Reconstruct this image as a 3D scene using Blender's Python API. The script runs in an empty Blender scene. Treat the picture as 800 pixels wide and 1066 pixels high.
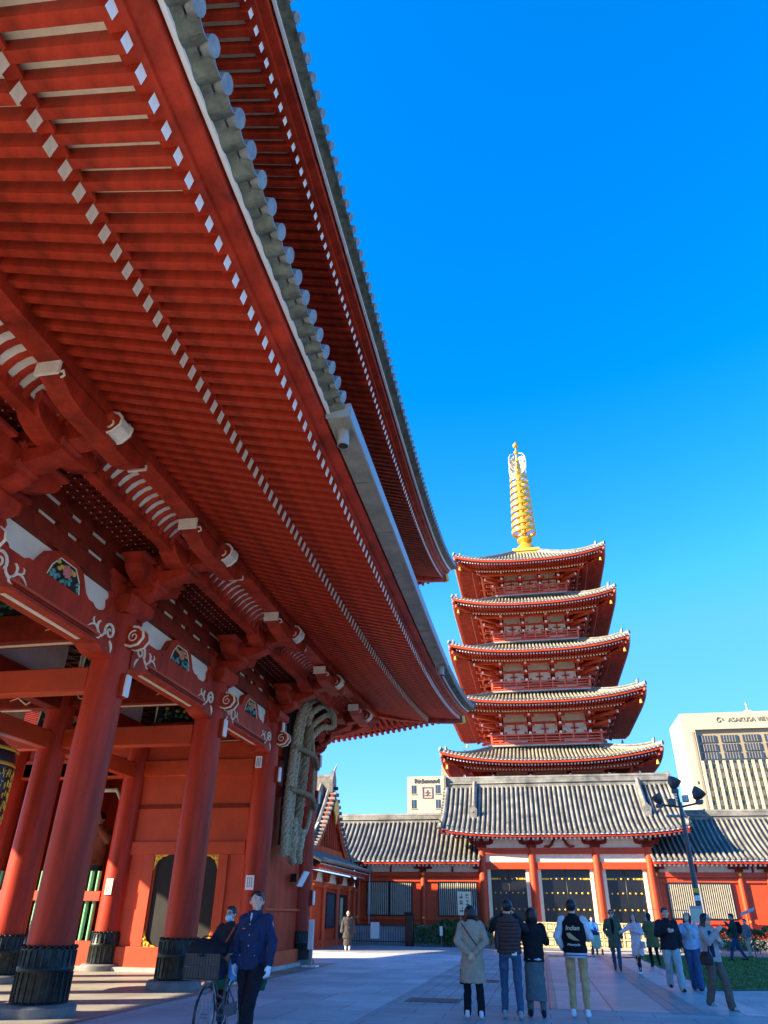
import bpy, math, random
from mathutils import Vector, Matrix
R = math.radians
random.seed(7)
S = bpy.context.scene
COL = S.collection

# ------------------------------------------------------------------ camera
cam = bpy.data.cameras.new('camera'); co = bpy.data.objects.new('camera', cam); COL.objects.link(co)
pitch, roll, yaw = R(29.9), R(0.72), R(11.4)
F = Vector((-math.sin(yaw)*math.cos(pitch), math.cos(yaw)*math.cos(pitch), math.sin(pitch)))
R0 = Vector((math.cos(yaw), math.sin(yaw), 0)); U0 = R0.cross(F)
RR = math.cos(roll)*R0 + math.sin(roll)*U0; UU = math.cos(roll)*U0 - math.sin(roll)*R0
co.matrix_world = Matrix(((RR.x, UU.x, -F.x, 0), (RR.y, UU.y, -F.y, 0), (RR.z, UU.z, -F.z, 1.5), (0, 0, 0, 1)))
cam.sensor_fit = 'VERTICAL'; cam.sensor_height = 36; cam.lens = 730/1066*36
cam.clip_end = 3000; cam.clip_start = .1
S.camera = co
# ------------------------------------------------------------------ world, sun, exposure
SUN_AZ, SUN_EL = 64.0, 25.0
w = bpy.data.worlds.new("World"); S.world = w; w.use_nodes = True
nt = w.node_tree; nt.nodes.clear()
sky = nt.nodes.new('ShaderNodeTexSky'); sky.sky_type = 'NISHITA'; sky.sun_disc = False
sky.sun_elevation = R(SUN_EL); sky.sun_rotation = R(180+SUN_AZ); sky.air_density = 1.0; sky.dust_density = .0; sky.ozone_density = 2.0
hs = nt.nodes.new('ShaderNodeHueSaturation'); hs.inputs['Saturation'].default_value = 1.5; hs.inputs['Value'].default_value = .84; hs.inputs['Hue'].default_value = .511
bg = nt.nodes.new('ShaderNodeBackground'); bg.inputs[1].default_value = .125
ow = nt.nodes.new('ShaderNodeOutputWorld')
gm = nt.nodes.new('ShaderNodeGamma'); gm.inputs[1].default_value = .95
dk = nt.nodes.new('ShaderNodeMix'); dk.data_type = 'RGBA'; dk.blend_type = 'DARKEN'; dk.inputs[0].default_value = .8; dk.inputs[7].default_value = (.25, 1.02, 3.0, 1)
nt.links.new(sky.outputs[0], gm.inputs[0]); nt.links.new(gm.outputs[0], hs.inputs['Color']); nt.links.new(hs.outputs[0], dk.inputs[6]); nt.links.new(dk.outputs[2], bg.inputs[0]); nt.links.new(bg.outputs[0], ow.inputs[0])
sl = bpy.data.lights.new('sun', 'SUN'); sl.energy = 3.3; sl.angle = R(.55); sl.color = (1, .84, .60)
so = bpy.data.objects.new('sun', sl); COL.objects.link(so)
sd = Vector((-math.sin(R(SUN_AZ))*math.cos(R(SUN_EL)), -math.cos(R(SUN_AZ))*math.cos(R(SUN_EL)), math.sin(R(SUN_EL))))
so.rotation_euler = sd.to_track_quat('Z', 'Y').to_euler(); so.location = (-30, -30, 40)
S.view_settings.view_transform = 'Standard'; S.view_settings.look = 'None'
S.view_settings.exposure = 2.4; S.view_settings.gamma = 1
S.render.engine = 'CYCLES'
S.cycles.max_bounces = 6; S.cycles.diffuse_bounces = 5

# ------------------------------------------------------------------ materials
def mat(name, col, rough=.6, var=.12, scale=2.0, bump=0., bscale=30., metal=0., col2=None, streak=False, spec=.5):
    m = bpy.data.materials.new(name); m.use_nodes = True; n = m.node_tree.nodes; l = m.node_tree.links
    b = n['Principled BSDF']; b.inputs['Roughness'].default_value = rough; b.inputs['Metallic'].default_value = metal
    b.inputs['Specular IOR Level'].default_value = spec
    tc = n.new('ShaderNodeTexCoord'); mp = n.new('ShaderNodeMapping')
    l.new(tc.outputs['Object'], mp.inputs[0])
    if streak: mp.inputs['Scale'].default_value = (1, 1, .12)
    no = n.new('ShaderNodeTexNoise'); no.inputs['Scale'].default_value = scale; no.inputs['Detail'].default_value = 6; no.inputs['Roughness'].default_value = .65
    l.new(mp.outputs[0], no.inputs['Vector'])
    rp = n.new('ShaderNodeMapRange'); rp.inputs[1].default_value = .3; rp.inputs[2].default_value = .7
    l.new(no.outputs[0], rp.inputs[0])
    mx = n.new('ShaderNodeMix'); mx.data_type = 'RGBA'
    c2 = col2 or tuple(min(1, c*(1-2*var)) for c in col)
    c1 = col if col2 else tuple(min(1, c*(1+var)) for c in col)
    mx.inputs[6].default_value = (*c1, 1); mx.inputs[7].default_value = (*c2, 1)
    l.new(rp.outputs[0], mx.inputs[0]); l.new(mx.outputs[2], b.inputs['Base Color'])
    if bump:
        n2 = n.new('ShaderNodeTexNoise'); n2.inputs['Scale'].default_value = bscale; n2.inputs['Detail'].default_value = 4
        l.new(mp.outputs[0], n2.inputs['Vector'])
        bp = n.new('ShaderNodeBump'); bp.inputs['Strength'].default_value = bump; bp.inputs['Distance'].default_value = .02
        l.new(n2.outputs[0], bp.inputs['Height']); l.new(bp.outputs[0], b.inputs['Normal'])
    return m
def paving(name, c1, c2, cm, bw, bh, mortar=.012, rot=0, rough=.55, off=.5):
    m = bpy.data.materials.new(name); m.use_nodes = True; n = m.node_tree.nodes; l = m.node_tree.links
    b = n['Principled BSDF']; b.inputs['Roughness'].default_value = rough; b.inputs['Specular IOR Level'].default_value = .4
    tc = n.new('ShaderNodeTexCoord'); mp = n.new('ShaderNodeMapping'); mp.inputs['Rotation'].default_value = (0, 0, rot)
    l.new(tc.outputs['Object'], mp.inputs[0])
    br = n.new('ShaderNodeTexBrick'); br.inputs['Scale'].default_value = 1; br.inputs['Brick Width'].default_value = bw; br.inputs['Row Height'].default_value = bh
    br.inputs['Mortar Size'].default_value = mortar; br.offset = off; br.inputs['Mortar Smooth'].default_value = .2
    br.inputs['Color1'].default_value = (*c1, 1); br.inputs['Color2'].default_value = (*c2, 1); br.inputs['Mortar'].default_value = (*cm, 1)
    l.new(mp.outputs[0], br.inputs['Vector'])
    no = n.new('ShaderNodeTexNoise'); no.inputs['Scale'].default_value = .7; no.inputs['Detail'].default_value = 8
    l.new(tc.outputs['Object'], no.inputs['Vector'])
    no2 = n.new('ShaderNodeTexNoise'); no2.inputs['Scale'].default_value = 60; no2.inputs['Detail'].default_value = 3
    l.new(tc.outputs['Object'], no2.inputs['Vector'])
    mr = n.new('ShaderNodeMapRange'); mr.inputs[1].default_value = .3; mr.inputs[2].default_value = .7; mr.inputs[3].default_value = .72; mr.inputs[4].default_value = 1.15
    l.new(no.outputs[0], mr.inputs[0])
    mr2 = n.new('ShaderNodeMapRange'); mr2.inputs[1].default_value = .3; mr2.inputs[2].default_value = .7; mr2.inputs[3].default_value = .88; mr2.inputs[4].default_value = 1.1
    l.new(no2.outputs[0], mr2.inputs[0])
    mu = n.new('ShaderNodeMath'); mu.operation = 'MULTIPLY'; l.new(mr.outputs[0], mu.inputs[0]); l.new(mr2.outputs[0], mu.inputs[1])
    mx = n.new('ShaderNodeVectorMath'); mx.operation = 'SCALE'; l.new(br.outputs[0], mx.inputs[0]); l.new(mu.outputs[0], mx.inputs['Scale'])
    l.new(mx.outputs[0], b.inputs['Base Color'])
    bp = n.new('ShaderNodeBump'); bp.inputs['Strength'].default_value = .3; bp.inputs['Distance'].default_value = .01
    l.new(br.outputs['Fac'], bp.inputs['Height']); bp.invert = True; l.new(bp.outputs[0], b.inputs['Normal'])
    return m
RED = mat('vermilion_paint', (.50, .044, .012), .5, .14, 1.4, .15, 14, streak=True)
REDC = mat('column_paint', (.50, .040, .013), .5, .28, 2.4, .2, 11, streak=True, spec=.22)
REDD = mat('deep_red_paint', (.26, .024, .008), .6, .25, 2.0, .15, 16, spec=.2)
REDL = mat('hall_red_paint', (.62, .062, .009), .5, .12, 1.0, .1, 12)
REDO = mat('rail_red_paint', (.74, .15, .07), .45, .1)
CREAM = mat('cream_paint', (.92, .80, .55), .6, .08, 5)
WHITE = mat('white_plaster', (.90, .82, .62), .7, .06, 2)
WHT = mat('white_paint', (.90, .88, .80), .5, .05, 6)
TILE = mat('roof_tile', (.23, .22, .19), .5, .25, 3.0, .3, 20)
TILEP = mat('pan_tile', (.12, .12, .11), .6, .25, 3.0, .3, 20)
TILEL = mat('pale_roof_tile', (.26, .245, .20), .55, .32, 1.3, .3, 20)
TILEG = mat('dark_pan_tile', (.10, .095, .08), .7, .25, 2)  # plain dark pan tile colour of the hall roofs
TDISC = mat('tile_end', (.25, .25, .225), .45, .2, 8, .3, 40)
TUND = mat('eave_tile_green_grey', (.15, .16, .11), .6, .35, 6, .4, 30)
GUT = mat('weathered_metal_gutter', (.27, .26, .19), .5, .2, 2.5, .1, 20)
GUTL = mat('gutter_lip', (.34, .34, .31), .4, .06)
GOLD = mat('gold_leaf', (.95, .52, .05), .38, .08, 6, metal=.55)
GOLDP = mat('gold_paint', (.80, .55, .08), .4, .1, 6, metal=.3)
BLACK = mat('black_lacquer', (.012, .012, .014), .3, .2)
BRONZE = mat('dark_bronze', (.02, .028, .026), .42, .35, 9, .3, 30, metal=.6)
STONE = mat('grey_stone', (.20, .20, .19), .75, .18, 3, .3, 40)
STONEL = mat('pale_stone', (.42, .41, .38), .75, .15, 2, .3, 40)
GREEN = mat('green_slat_paint', (.16, .50, .24), .5, .1, 3)
GRD = mat('carved_green', (.03, .22, .13), .5, .25, 12)
PINK = mat('carved_pink', (.75, .22, .17), .5, .15, 12)
YEL = mat('carved_yellow', (.8, .5, .05), .5, .15, 12)
TEAL = mat('carved_teal', (.12, .38, .30), .5, .2, 12)
STRAW = mat('old_straw_rope', (.60, .46, .26), .9, .35, 18, 1.0, 60)
STRAWD = mat('brown_straw_rope', (.40, .28, .14), .9, .3, 18, 1.0, 60)
DARK = mat('dark_interior', (.02, .017, .015), .8, .2)
GLASS = mat('window_glass', (.05, .07, .09), .12, .2, .3)
SLAT = mat('shutter_slat', (.50, .45, .33), .6, .12, 4)
SLATD = mat('shutter_gap', (.05, .05, .045), .7, .1)
METAL = mat('grey_metal', (.35, .36, .37), .4, .1, metal=.5)
METD = mat('dark_grey_metal', (.06, .075, .085), .4, .15, metal=.3)
CONC = mat('cream_concrete', (.54, .47, .31), .7, .06, .15)
CONC2 = mat('beige_concrete', (.38, .29, .17), .7, .08, .15)
LEAF = mat('hedge_leaf', (.10, .17, .035), .55, .3, 3, col2=(.035, .07, .015))
LEAF2 = mat('yellow_green_leaf', (.20, .24, .04), .55, .3, 3)
BARK = mat('bark', (.12, .09, .06), .9, .2, 8, .5)

# ------------------------------------------------------------------ mesh builder
class MB:
    def __init__(s): s.v = []; s.f = []; s.m = []; s.ml = []
    def mi(s, m):
        if m not in s.ml: s.ml.append(m)
        return s.ml.index(m)
    def face(s, pts, m):
        b = len(s.v); s.v += [tuple(p) for p in pts]; s.f.append(tuple(range(b, b+len(pts)))); s.m.append(s.mi(m))
    def raw(s, vs, fs, m):
        b = len(s.v); s.v += [tuple(p) for p in vs]; k = s.mi(m)
        for f in fs: s.f.append(tuple(b+i for i in f)); s.m.append(k)
    def box(s, x0, x1, y0, y1, z0, z1, m):
        x0, x1 = min(x0, x1), max(x0, x1); y0, y1 = min(y0, y1), max(y0, y1); z0, z1 = min(z0, z1), max(z0, z1)
        vs = [(x, y, z) for x in (x0, x1) for y in (y0, y1) for z in (z0, z1)]
        s.raw(vs, [(0,1,3,2),(4,6,7,5),(0,4,5,1),(2,3,7,6),(0,2,6,4),(1,5,7,3)], m)
    def hexa(s, a, b, m, mend=None):
        # a, b: 4-point loops
        vs = list(a)+list(b)
        s.raw(vs, [(3,2,1,0),(0,1,5,4),(1,2,6,5),(2,3,7,6),(3,0,4,7)], m)
        s.face(list(b), mend or m)
    def beam(s, p, q, w, h, m, mend=None, up=(0,0,1), offset=0.0):
        p = Vector(p); q = Vector(q); d = (q-p).normalized(); u = Vector(up)
        sd_ = d.cross(u).normalized(); u2 = sd_.cross(d).normalized()
        r = [(-1,-1),(1,-1),(1,1),(-1,1)]
        s.hexa([p+sd_*(a*w/2)+u2*(b*h/2) for a, b in r], [q+sd_*(a*w/2)+u2*(b*h/2) for a, b in r], m, mend)
    def tube(s, pts, rad, m, n=8, cap=True, flat=None):
        pts = [Vector(p) for p in pts]; N = len(pts)
        if not hasattr(rad, '__len__'): rad = [rad]*N
        b = len(s.v); k = s.mi(m); pu = None
        for i, p in enumerate(pts):
            d = (pts[min(i+1, N-1)]-pts[max(i-1, 0)]).normalized()
            if pu is None:
                u = Vector((0,0,1)) if abs(d.z) < .9 else Vector((1,0,0))
                u = (u-d*u.dot(d)).normalized()
            else:
                u = (pu-d*pu.dot(d)).normalized()
            pu = u; sd_ = d.cross(u)
            for j in range(n):
                a = 2*math.pi*j/n
                s.v.append(tuple(p+sd_*(math.cos(a)*rad[i])+u*(math.sin(a)*rad[i]*(flat or 1))))
        for i in range(N-1):
            for j in range(n):
                j2 = (j+1) % n
                s.f.append((b+i*n+j, b+i*n+j2, b+(i+1)*n+j2, b+(i+1)*n+j)); s.m.append(k)
        if cap:
            s.f.append(tuple(b+j for j in reversed(range(n)))); s.m.append(k)
            s.f.append(tuple(b+(N-1)*n+j for j in range(n))); s.m.append(k)
    def lathe(s, prof, c, m, n=20, cap=True):
        b = len(s.v); k = s.mi(m)
        for r, z in prof:
            for j in range(n):
                a = 2*math.pi*j/n; s.v.append((c[0]+r*math.cos(a), c[1]+r*math.sin(a), c[2]+z))
        for i in range(len(prof)-1):
            for j in range(n):
                j2 = (j+1) % n; s.f.append((b+i*n+j, b+i*n+j2, b+(i+1)*n+j2, b+(i+1)*n+j)); s.m.append(k)
        if cap:
            s.f.append(tuple(b+j for j in reversed(range(n)))); s.m.append(k)
            s.f.append(tuple(b+(len(prof)-1)*n+j for j in range(n))); s.m.append(k)
    def ell(s, c, rx, ry, rz, m, nu=12, nv=8, rot=None):
        vs = []; fs = []
        for i in range(nv+1):
            th = math.pi*i/nv
            for j in range(nu):
                a = 2*math.pi*j/nu
                p = Vector((rx*math.sin(th)*math.cos(a), ry*math.sin(th)*math.sin(a), rz*math.cos(th)))
                if rot: p = rot @ p
                vs.append(Vector(c)+p)
        for i in range(nv):
            for j in range(nu):
                j2 = (j+1) % nu
                fs.append((i*nu+j2, i*nu+j, (i+1)*nu+j, (i+1)*nu+j2))
        s.raw(vs, fs, m)
    def prism(s, poly, ext, m, medge=None):
        # poly: list of 3D points, extruded by vector ext
        e = Vector(ext); a = [Vector(p) for p in poly]; bb = [p+e for p in a]; n = len(a)
        s.face(list(reversed(a)), m); s.face(bb, m)
        for i in range(n):
            j = (i+1) % n; s.face([a[i], a[j], bb[j], bb[i]], medge or m)
    def build(s, name, parent=None, org=None, smooth=True, bevel=0, loc=None, ang=40):
        """vertices are world coords; origin = org (or parent's base)"""
        me = bpy.data.meshes.new(name)
        o_ = Vector(org) if org is not None else (wloc(parent) if parent is not None else Vector((0,0,0)))
        me.from_pydata([tuple(Vector(v)-o_) for v in s.v], [], s.f)
        for m in s.ml: me.materials.append(m)
        me.polygons.foreach_set('material_index', s.m)
        if smooth:
            me.polygons.foreach_set('use_smooth', [True]*len(me.polygons)); me.set_sharp_from_angle(angle=R(ang))
        me.update()
        o = bpy.data.objects.new(name, me); COL.objects.link(o)
        if parent is not None:
            o.parent = parent; o.location = o_-wloc(parent)
        else: o.location = o_
        if bevel:
            bm = o.modifiers.new('bevel', 'BEVEL'); bm.width = bevel; bm.segments = 1; bm.limit_method = 'ANGLE'; bm.angle_limit = R(50)
        return o
WL = {}
def wloc(o):
    v = Vector(o.location)
    while o.parent is not None:
        o = o.parent; v = v+Vector(o.location)
    return v
def tag(o, label=None, cat=None, group=None, kind=None):
    if label: o['label'] = label
    if cat: o['category'] = cat
    if group: o['group'] = group
    if kind: o['kind'] = kind
    return o
def thing(name, label, cat, loc=(0,0,0), group=None, rz=0):
    o = bpy.data.objects.new(name, None); COL.objects.link(o); o.location = loc; o.rotation_euler = (0,0,rz)
    o.empty_display_size = .3
    return tag(o, label, cat, group)
def copytree(src, loc, label, group=None, rz=None):
    r = src.copy(); COL.objects.link(r); r.location = loc
    if rz is not None: r.rotation_euler = (0,0,rz)
    r['label'] = label
    if group: r['group'] = group
    for c in list(src.children):
        d = c.copy(); COL.objects.link(d); d.parent = r
        for g in list(c.children):
            e = g.copy(); COL.objects.link(e); e.parent = d
    return r
def txt(name, body, size, m, parent, loc, rot, ext=.01, shear=0):
    cu = bpy.data.curves.new(name, 'FONT'); cu.body = body; cu.size = size; cu.extrude = ext; cu.align_x = 'CENTER'; cu.align_y = 'CENTER'; cu.shear = shear
    t = bpy.data.objects.new(name, cu); COL.objects.link(t)
    dg = bpy.context.evaluated_depsgraph_get(); me = bpy.data.meshes.new_from_object(t.evaluated_get(dg))
    bpy.data.objects.remove(t); me.materials.clear(); me.materials.append(m)
    o = bpy.data.objects.new(name, me); COL.objects.link(o); o.parent = parent
    o.location = Vector(loc)-wloc(parent); o.rotation_euler = rot
    return o

# ------------------------------------------------------------------ rectangular eaves (hipped, upswept corners)
class Eaves:
    """plan rectangle of walls centre (cx,cy) half sizes hx,hy; overhang O; lift U(d) at eave"""
    def __init__(s, cx, cy, hx, hy, O, U, U2=None):
        s.U2 = U2; s.UN = None
        s.c = Vector((cx, cy, 0)); s.h = (hx, hy); s.O = O; s.U = U
    def side(s, k):
        n = [Vector((1,0,0)), Vector((0,1,0)), Vector((-1,0,0)), Vector((0,-1,0))][k]
        t = Vector((-n.y, n.x, 0)); hx, hy = s.h
        b = hx if k % 2 == 0 else hy; a = hy if k % 2 == 0 else hx
        return n, t, a, b
    def lift(s, k, sv, o):
        n, t, a, b = s.side(k); d = max(0, a+s.O-abs(sv)); f = max(0, min(1.1, o/s.O))
        if s.UN and (k == 3 or (k == 0 and sv < 0) or (k == 2 and sv > 0)): return s.UN(d)*f
        return (s.U2 if (s.U2 and k in (0, 2)) else s.U)(d)*f
    def P(s, k, sv, o, z):
        n, t, a, b = s.side(k)
        p = s.c+t*sv+n*(b+o); return Vector((p.x, p.y, z+s.lift(k, sv, o)))
    def ring(s, mb, prof, m, sides=(0,1,2,3), N=24, mats=None):
        for k in sides:
            n, t, a, b = s.side(k); L = []
            for i in range(N+1):
                u = -1+2*i/N
                # denser towards the corners
                u = math.copysign(abs(u)**.75, u)
                L.append([s.P(k, u*(a+o), o, z) for o, z in prof])
            q = len(prof)
            for i in range(N):
                for j in range(q):
                    j2 = (j+1) % q
                    mb.face([L[i][j], L[i][j2], L[i+1][j2], L[i+1][j]], (mats[j] if mats else m))
            mb.face(L[0], m); mb.face(list(reversed(L[-1])), m)
    def rafter_pos(s, k, o1, sp, margin=.12):
        n, t, a, b = s.side(k); half = a+o1-margin; N = int(half/sp)
        return [(i+.5)*sp for i in range(-N-1, N+1) if abs((i+.5)*sp) < half]
    def rafter(s, mb, k, sv, o0, z0, o1, z1, w, h, m, mend):
        n, t, a, b = s.side(k)
        oi = max(o0, abs(sv)-a+.05)
        if oi > o1-.12: return False
        zi = z0+(z1-z0)*(oi-o0)/(o1-o0)
        A = s.P(k, sv, oi, zi); B = s.P(k, sv, o1, z1)
        mb.beam(A, B, w, h, m, mend)
        return True
    def sheet(s, mb, k, o0, z0, o1, z1, m, sp=.5, nseg=3):
        n, t, a, b = s.side(k); N = max(6, int(2*(a+o1)/sp)); cols = []
        for i in range(N+1):
            u = -1+2*i/N; sv = u*(a+o1); oi = max(o0, abs(sv)-a)
            cols.append([s.P(k, sv, oi+(o1-oi)*j/nseg, z0+(z1-z0)*((oi+(o1-oi)*j/nseg)-o0)/(o1-o0)) for j in range(nseg+1)])
        for i in range(N):
            for j in range(nseg):
                mb.face([cols[i][j], cols[i][j+1], cols[i+1][j+1], cols[i+1][j]], m)
    def tiles(s, mb, k, Oe, top_in, zf, sp, r, mt, mp, mdisc, nseg=6, n=6, disc=.05, clip=None, smax=None, topfn=None):
        """rows run from o=Oe inwards to hip or to o=-top_in ; zf(o)"""
        nn, t, a, b = s.side(k); half = a+Oe; N = int(half/sp); rows = []
        pos = [-half]+[i*sp for i in range(-N, N+1) if abs(i*sp) < half-.05]+[half]
        for sv in pos:
            oe = topfn(sv) if topfn else max(abs(sv)-a, -top_in)
            rows.append((sv, [s.P(k, sv, Oe+(oe-Oe)*j/nseg, zf(Oe+(oe-Oe)*j/nseg)) for j in range(nseg+1)]))
        for i in range(len(rows)-1):
            A = rows[i][1]; B = rows[i+1][1]
            for j in range(nseg): mb.face([A[j], A[j+1], B[j+1], B[j]], mp)
        up = Vector((0,0,r*.75))
        for sv, L in rows[1:-1]:
            mb.tube([p+up for p in L], r, mt, n=n, cap=True)
            if disc:
                p = L[0]+up; dd = (L[0]-L[1]).normalized(); mb.tube([p+dd*(disc+.02), p-dd*.03], r*1.13, mdisc, n=14)
    def hips(s, name, parent, Oe, top_in, zf, r, m, corners=(0,1,2,3)):
        for k in corners:
            mb = MB(); n, t, a, b = s.side(k); L = []
            for j in range(9):
                o = Oe+.02-(Oe+top_in)*j/8; p = s.P(k, a+o, o, zf(o)); L.append(p+Vector((0,0,r*1.1)))
            mb.tube(L, [r*1.1]+[r]*8, m, n=8, flat=1.3)
            L2 = [p+Vector((0,0,r*1.9)) for p in L[1:]]
            L3 = [L[1].lerp(L2[0], .5)]+L2
            mb.tube(L2, r*.62, m, n=6)
            # upturned end tile ornament
            d = (L[0]-L[1]).normalized()
            e = L2[0]; mb.prism([e+Vector((0,0,-r)), e+d*r*1.2+Vector((0,0,-r)), e+d*r*1.6+Vector((0,0,r*2.2)), e+Vector((0,0,r*1.2))], d.cross(Vector((0,0,1))).normalized()*r*1.2, m)
            mb.build(name, parent)
TILEP2 = mat('pagoda_pan_tile', (.24, .215, .15), .7, .25, 2)  # paler pan tile colour, pagoda roofs only
TILES = mat('pagoda_roof_tile', (.36, .32, .22), .55, .3, 1.3, .3, 20)  # light cream cover tile colour of the pagoda roofs

# ================================================================== GROUND
def sheet(name, x0, x1, y0, y1, z, m, cuts=None):
    mb = MB(); mb.face([(x0,y0,z),(x1,y0,z),(x1,y1,z),(x0,y1,z)], m)
    o = mb.build(name, smooth=False); tag(o, kind='structure'); return o
G_BASE = paving('dark_paving', (.38,.41,.41), (.31,.34,.34), (.12,.12,.12), 1.2, .6, .01)
G_GRAN = paving('granite_slabs', (.62,.66,.64), (.48,.52,.52), (.27,.29,.29), 1.5, 1.5, .012, R(0), .6)
G_GRN2 = paving('granite_blocks', (.42,.45,.45), (.32,.345,.35), (.12,.12,.12), .6, .3, .01, R(90), .6)
G_PATH = paving('path_slabs', (.48,.48,.47), (.36,.37,.37), (.11,.12,.12), 2.4, 1.15, .02, R(90), .42, 0.5)
G_PINK = paving('pink_stone_slabs', (.42,.30,.28), (.36,.27,.25), (.16,.13,.13), 2.4, .6, .016, R(90), .45)
G_TERR = paving('terrace_slabs', (.42,.41,.38), (.37,.36,.33), (.22,.21,.2), 1.4, .8, .012)
ASPH = mat('dark_ground', (.10,.105,.11), .8, .15, .4, .3, 60)
sheet('ground', -900, 900, -300, 1500, 0, ASPH)
sheet('plaza_paving', -60, 60, -30, 47, .004, G_BASE)
sheet('granite_plaza', -30, -3.12, 3, 37.2, .008, G_GRAN)
sheet('granite_plaza_edge', -30, 3.9, 37.35, 38.3, .008, G_TERR)
sheet('small_block_paving', -3.0, -.45, 16.4, 37.2, .008, G_GRN2)
sheet('path_border', -.43, .12, 16.4, 41.5, .009, G_PINK)
sheet('path', .14, 2.16, 16.4, 41.5, .008, G_PATH)
sheet('path_inner_band', 2.18, 2.78, 16.4, 41.5, .009, G_PINK)
sheet('path_edge', 2.80, 3.86, 16.4, 41.5, .008, G_PATH)
sheet('front_terrace', -30, 40, 41.6, 47.5, .012, G_TERR)
sheet('gate_floor', -18.5, -7.2, 2.5, 28.5, .016, paving('gate_floor_slabs', (.36,.33,.27), (.31,.29,.25), (.16,.15,.13), 1.2, .9, .01))
# lawn: sheet plus blades
mb = MB(); GRS = mat('lawn_soil', (.09,.16,.035), .9, .3, 1.5, .5, 60, col2=(.12,.17,.05))
mb.face([(3.95,21.6,.02),(13,25.2,.02),(26,25.2,.02),(26,40.3,.02),(3.95,40.3,.02)], GRS)
tag(mb.build('lawn', smooth=False), kind='structure')
mb = MB(); rg = random.Random(3); GRB = mat('grass_blade', (.11,.20,.035), .7, .3, 2)
for i in range(26000):
    x = rg.uniform(4.0, 14); y = 21.8+(40.2-21.8)*rg.random()**1.5
    if y < 21.7+max(0, x-3.95)*.4 and x < 13: continue
    a = rg.uniform(0, math.pi); h = rg.uniform(.03,.07); wd = .012*(1+ (y-21)/14); dx, dy = math.cos(a)*wd, math.sin(a)*wd
    mb.face([(x-dx,y-dy,.02),(x+dx,y+dy,.02),(x+rg.uniform(-.02,.02),y+rg.uniform(-.02,.02),.02+h)], GRB)
tag(mb.build('grass', smooth=False), kind='stuff', label='short green grass of the lawn beside the stone path', cat='grass')
# manhole covers
for (x, y, lw) in ((-2.3,17.2,.55),(-1.75,22.5,.5)):
    mb = MB(); mb.box(x-lw, x+lw, y-.42, y+.42, .0, .016, mat('rusty_cover', (.16,.10,.09), .6, .3, 6))
    for i in range(7): mb.box(x-lw+.08, x+lw-.08, y-.36+i*.11, y-.31+i*.11, .015, .021, METD)
    tag(mb.build('manhole_cover', org=(x,y,0)), 'rusty rectangular drain cover, '+('nearer' if y < 20 else 'farther')+' of the two left of the pink path edge', 'drain cover', 'drain covers in the paving')

# ================================================================== GREAT GATE
GX, GY = -12.8, 15.275
HY, HY2 = 11.825, 11.225
gate = thing('temple_gate', 'huge red wooden two storey temple gate with tiled upswept eaves filling the left side', 'temple gate', (GX, GY, 0))
U1 = lambda d: 1.60*max(0, 1-d/17.4)**2.2
U2 = lambda d: 2.25*max(0, 1-d/16.9)**2.8
E1 = Eaves(GX, GY, 4.5, HY, 5.77, U1)
E2 = Eaves(GX, GY, 3.9, HY2, 5.9, U2)
E1.UN = lambda d: 1.60*max(0, 1-d/17.4)**7
E2.UN = lambda d: 2.25*max(0, 1-d/16.9)**7
CY = [27.1, 22.45, 17.8, 12.75, 8.1, 3.45]       # 27.1 22.45 17.8 13.15 8.5 3.85
FX = -8.3
# ---- columns
def column_mesh():
    mb = MB(); mb.lathe([(.385,.95),(.385,2.5),(.378,4.5),(.365,6.95)], (0,0,0), REDC, 32); return mb
cme = column_mesh().build('column', gate, org=(0,0,0))
def bshoe():
    mb = MB(); mb.lathe([(.455,.16),(.46,.2),(.44,.22),(.44,.62),(.455,.64),(.455,.68),(.44,.70),(.43,.96),(.40,.99)], (0,0,0), BRONZE, 32)
    for i in range(24):
        a = 2*math.pi*i/24; c, s_ = math.cos(a), math.sin(a)
        mb.tube([(c*.445,s_*.445,.18),(c*.445,s_*.445,.62)], .014, BRONZE, 5)
        mb.ell((c*.43,s_*.43,.975), .035,.035,.035, BRONZE, 6, 5)
        a += math.pi/24; c, s_ = math.cos(a), math.sin(a)
        mb.tube([(c*.437,s_*.437,.70),(c*.437,s_*.437,.93)], .02, BRONZE, 5)
    return mb
def bstone():
    mb = MB(); mb.lathe([(.60,0),(.61,.05),(.61,.13),(.57,.165),(.4,.17)], (0,0,.014), STONE, 32); return mb
sme = bshoe().build('bronze_shoe', cme, org=(0,0,0)); bme = bstone().build('stone_base', cme, org=(0,0,0))
first = True
for x in (FX, GX, -17.3):
    for y in CY:
        if first: c, s1, b1 = cme, sme, bme; first = False
        else:
            c = cme.copy(); COL.objects.link(c); c.parent = gate
            s1 = sme.copy(); COL.objects.link(s1); s1.parent = c
            b1 = bme.copy(); COL.objects.link(b1); b1.parent = c
        c.location = Vector((x, y, 0))-gate.location; s1.location = (0,0,0); b1.location = (0,0,0)
cme.parent = gate
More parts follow.
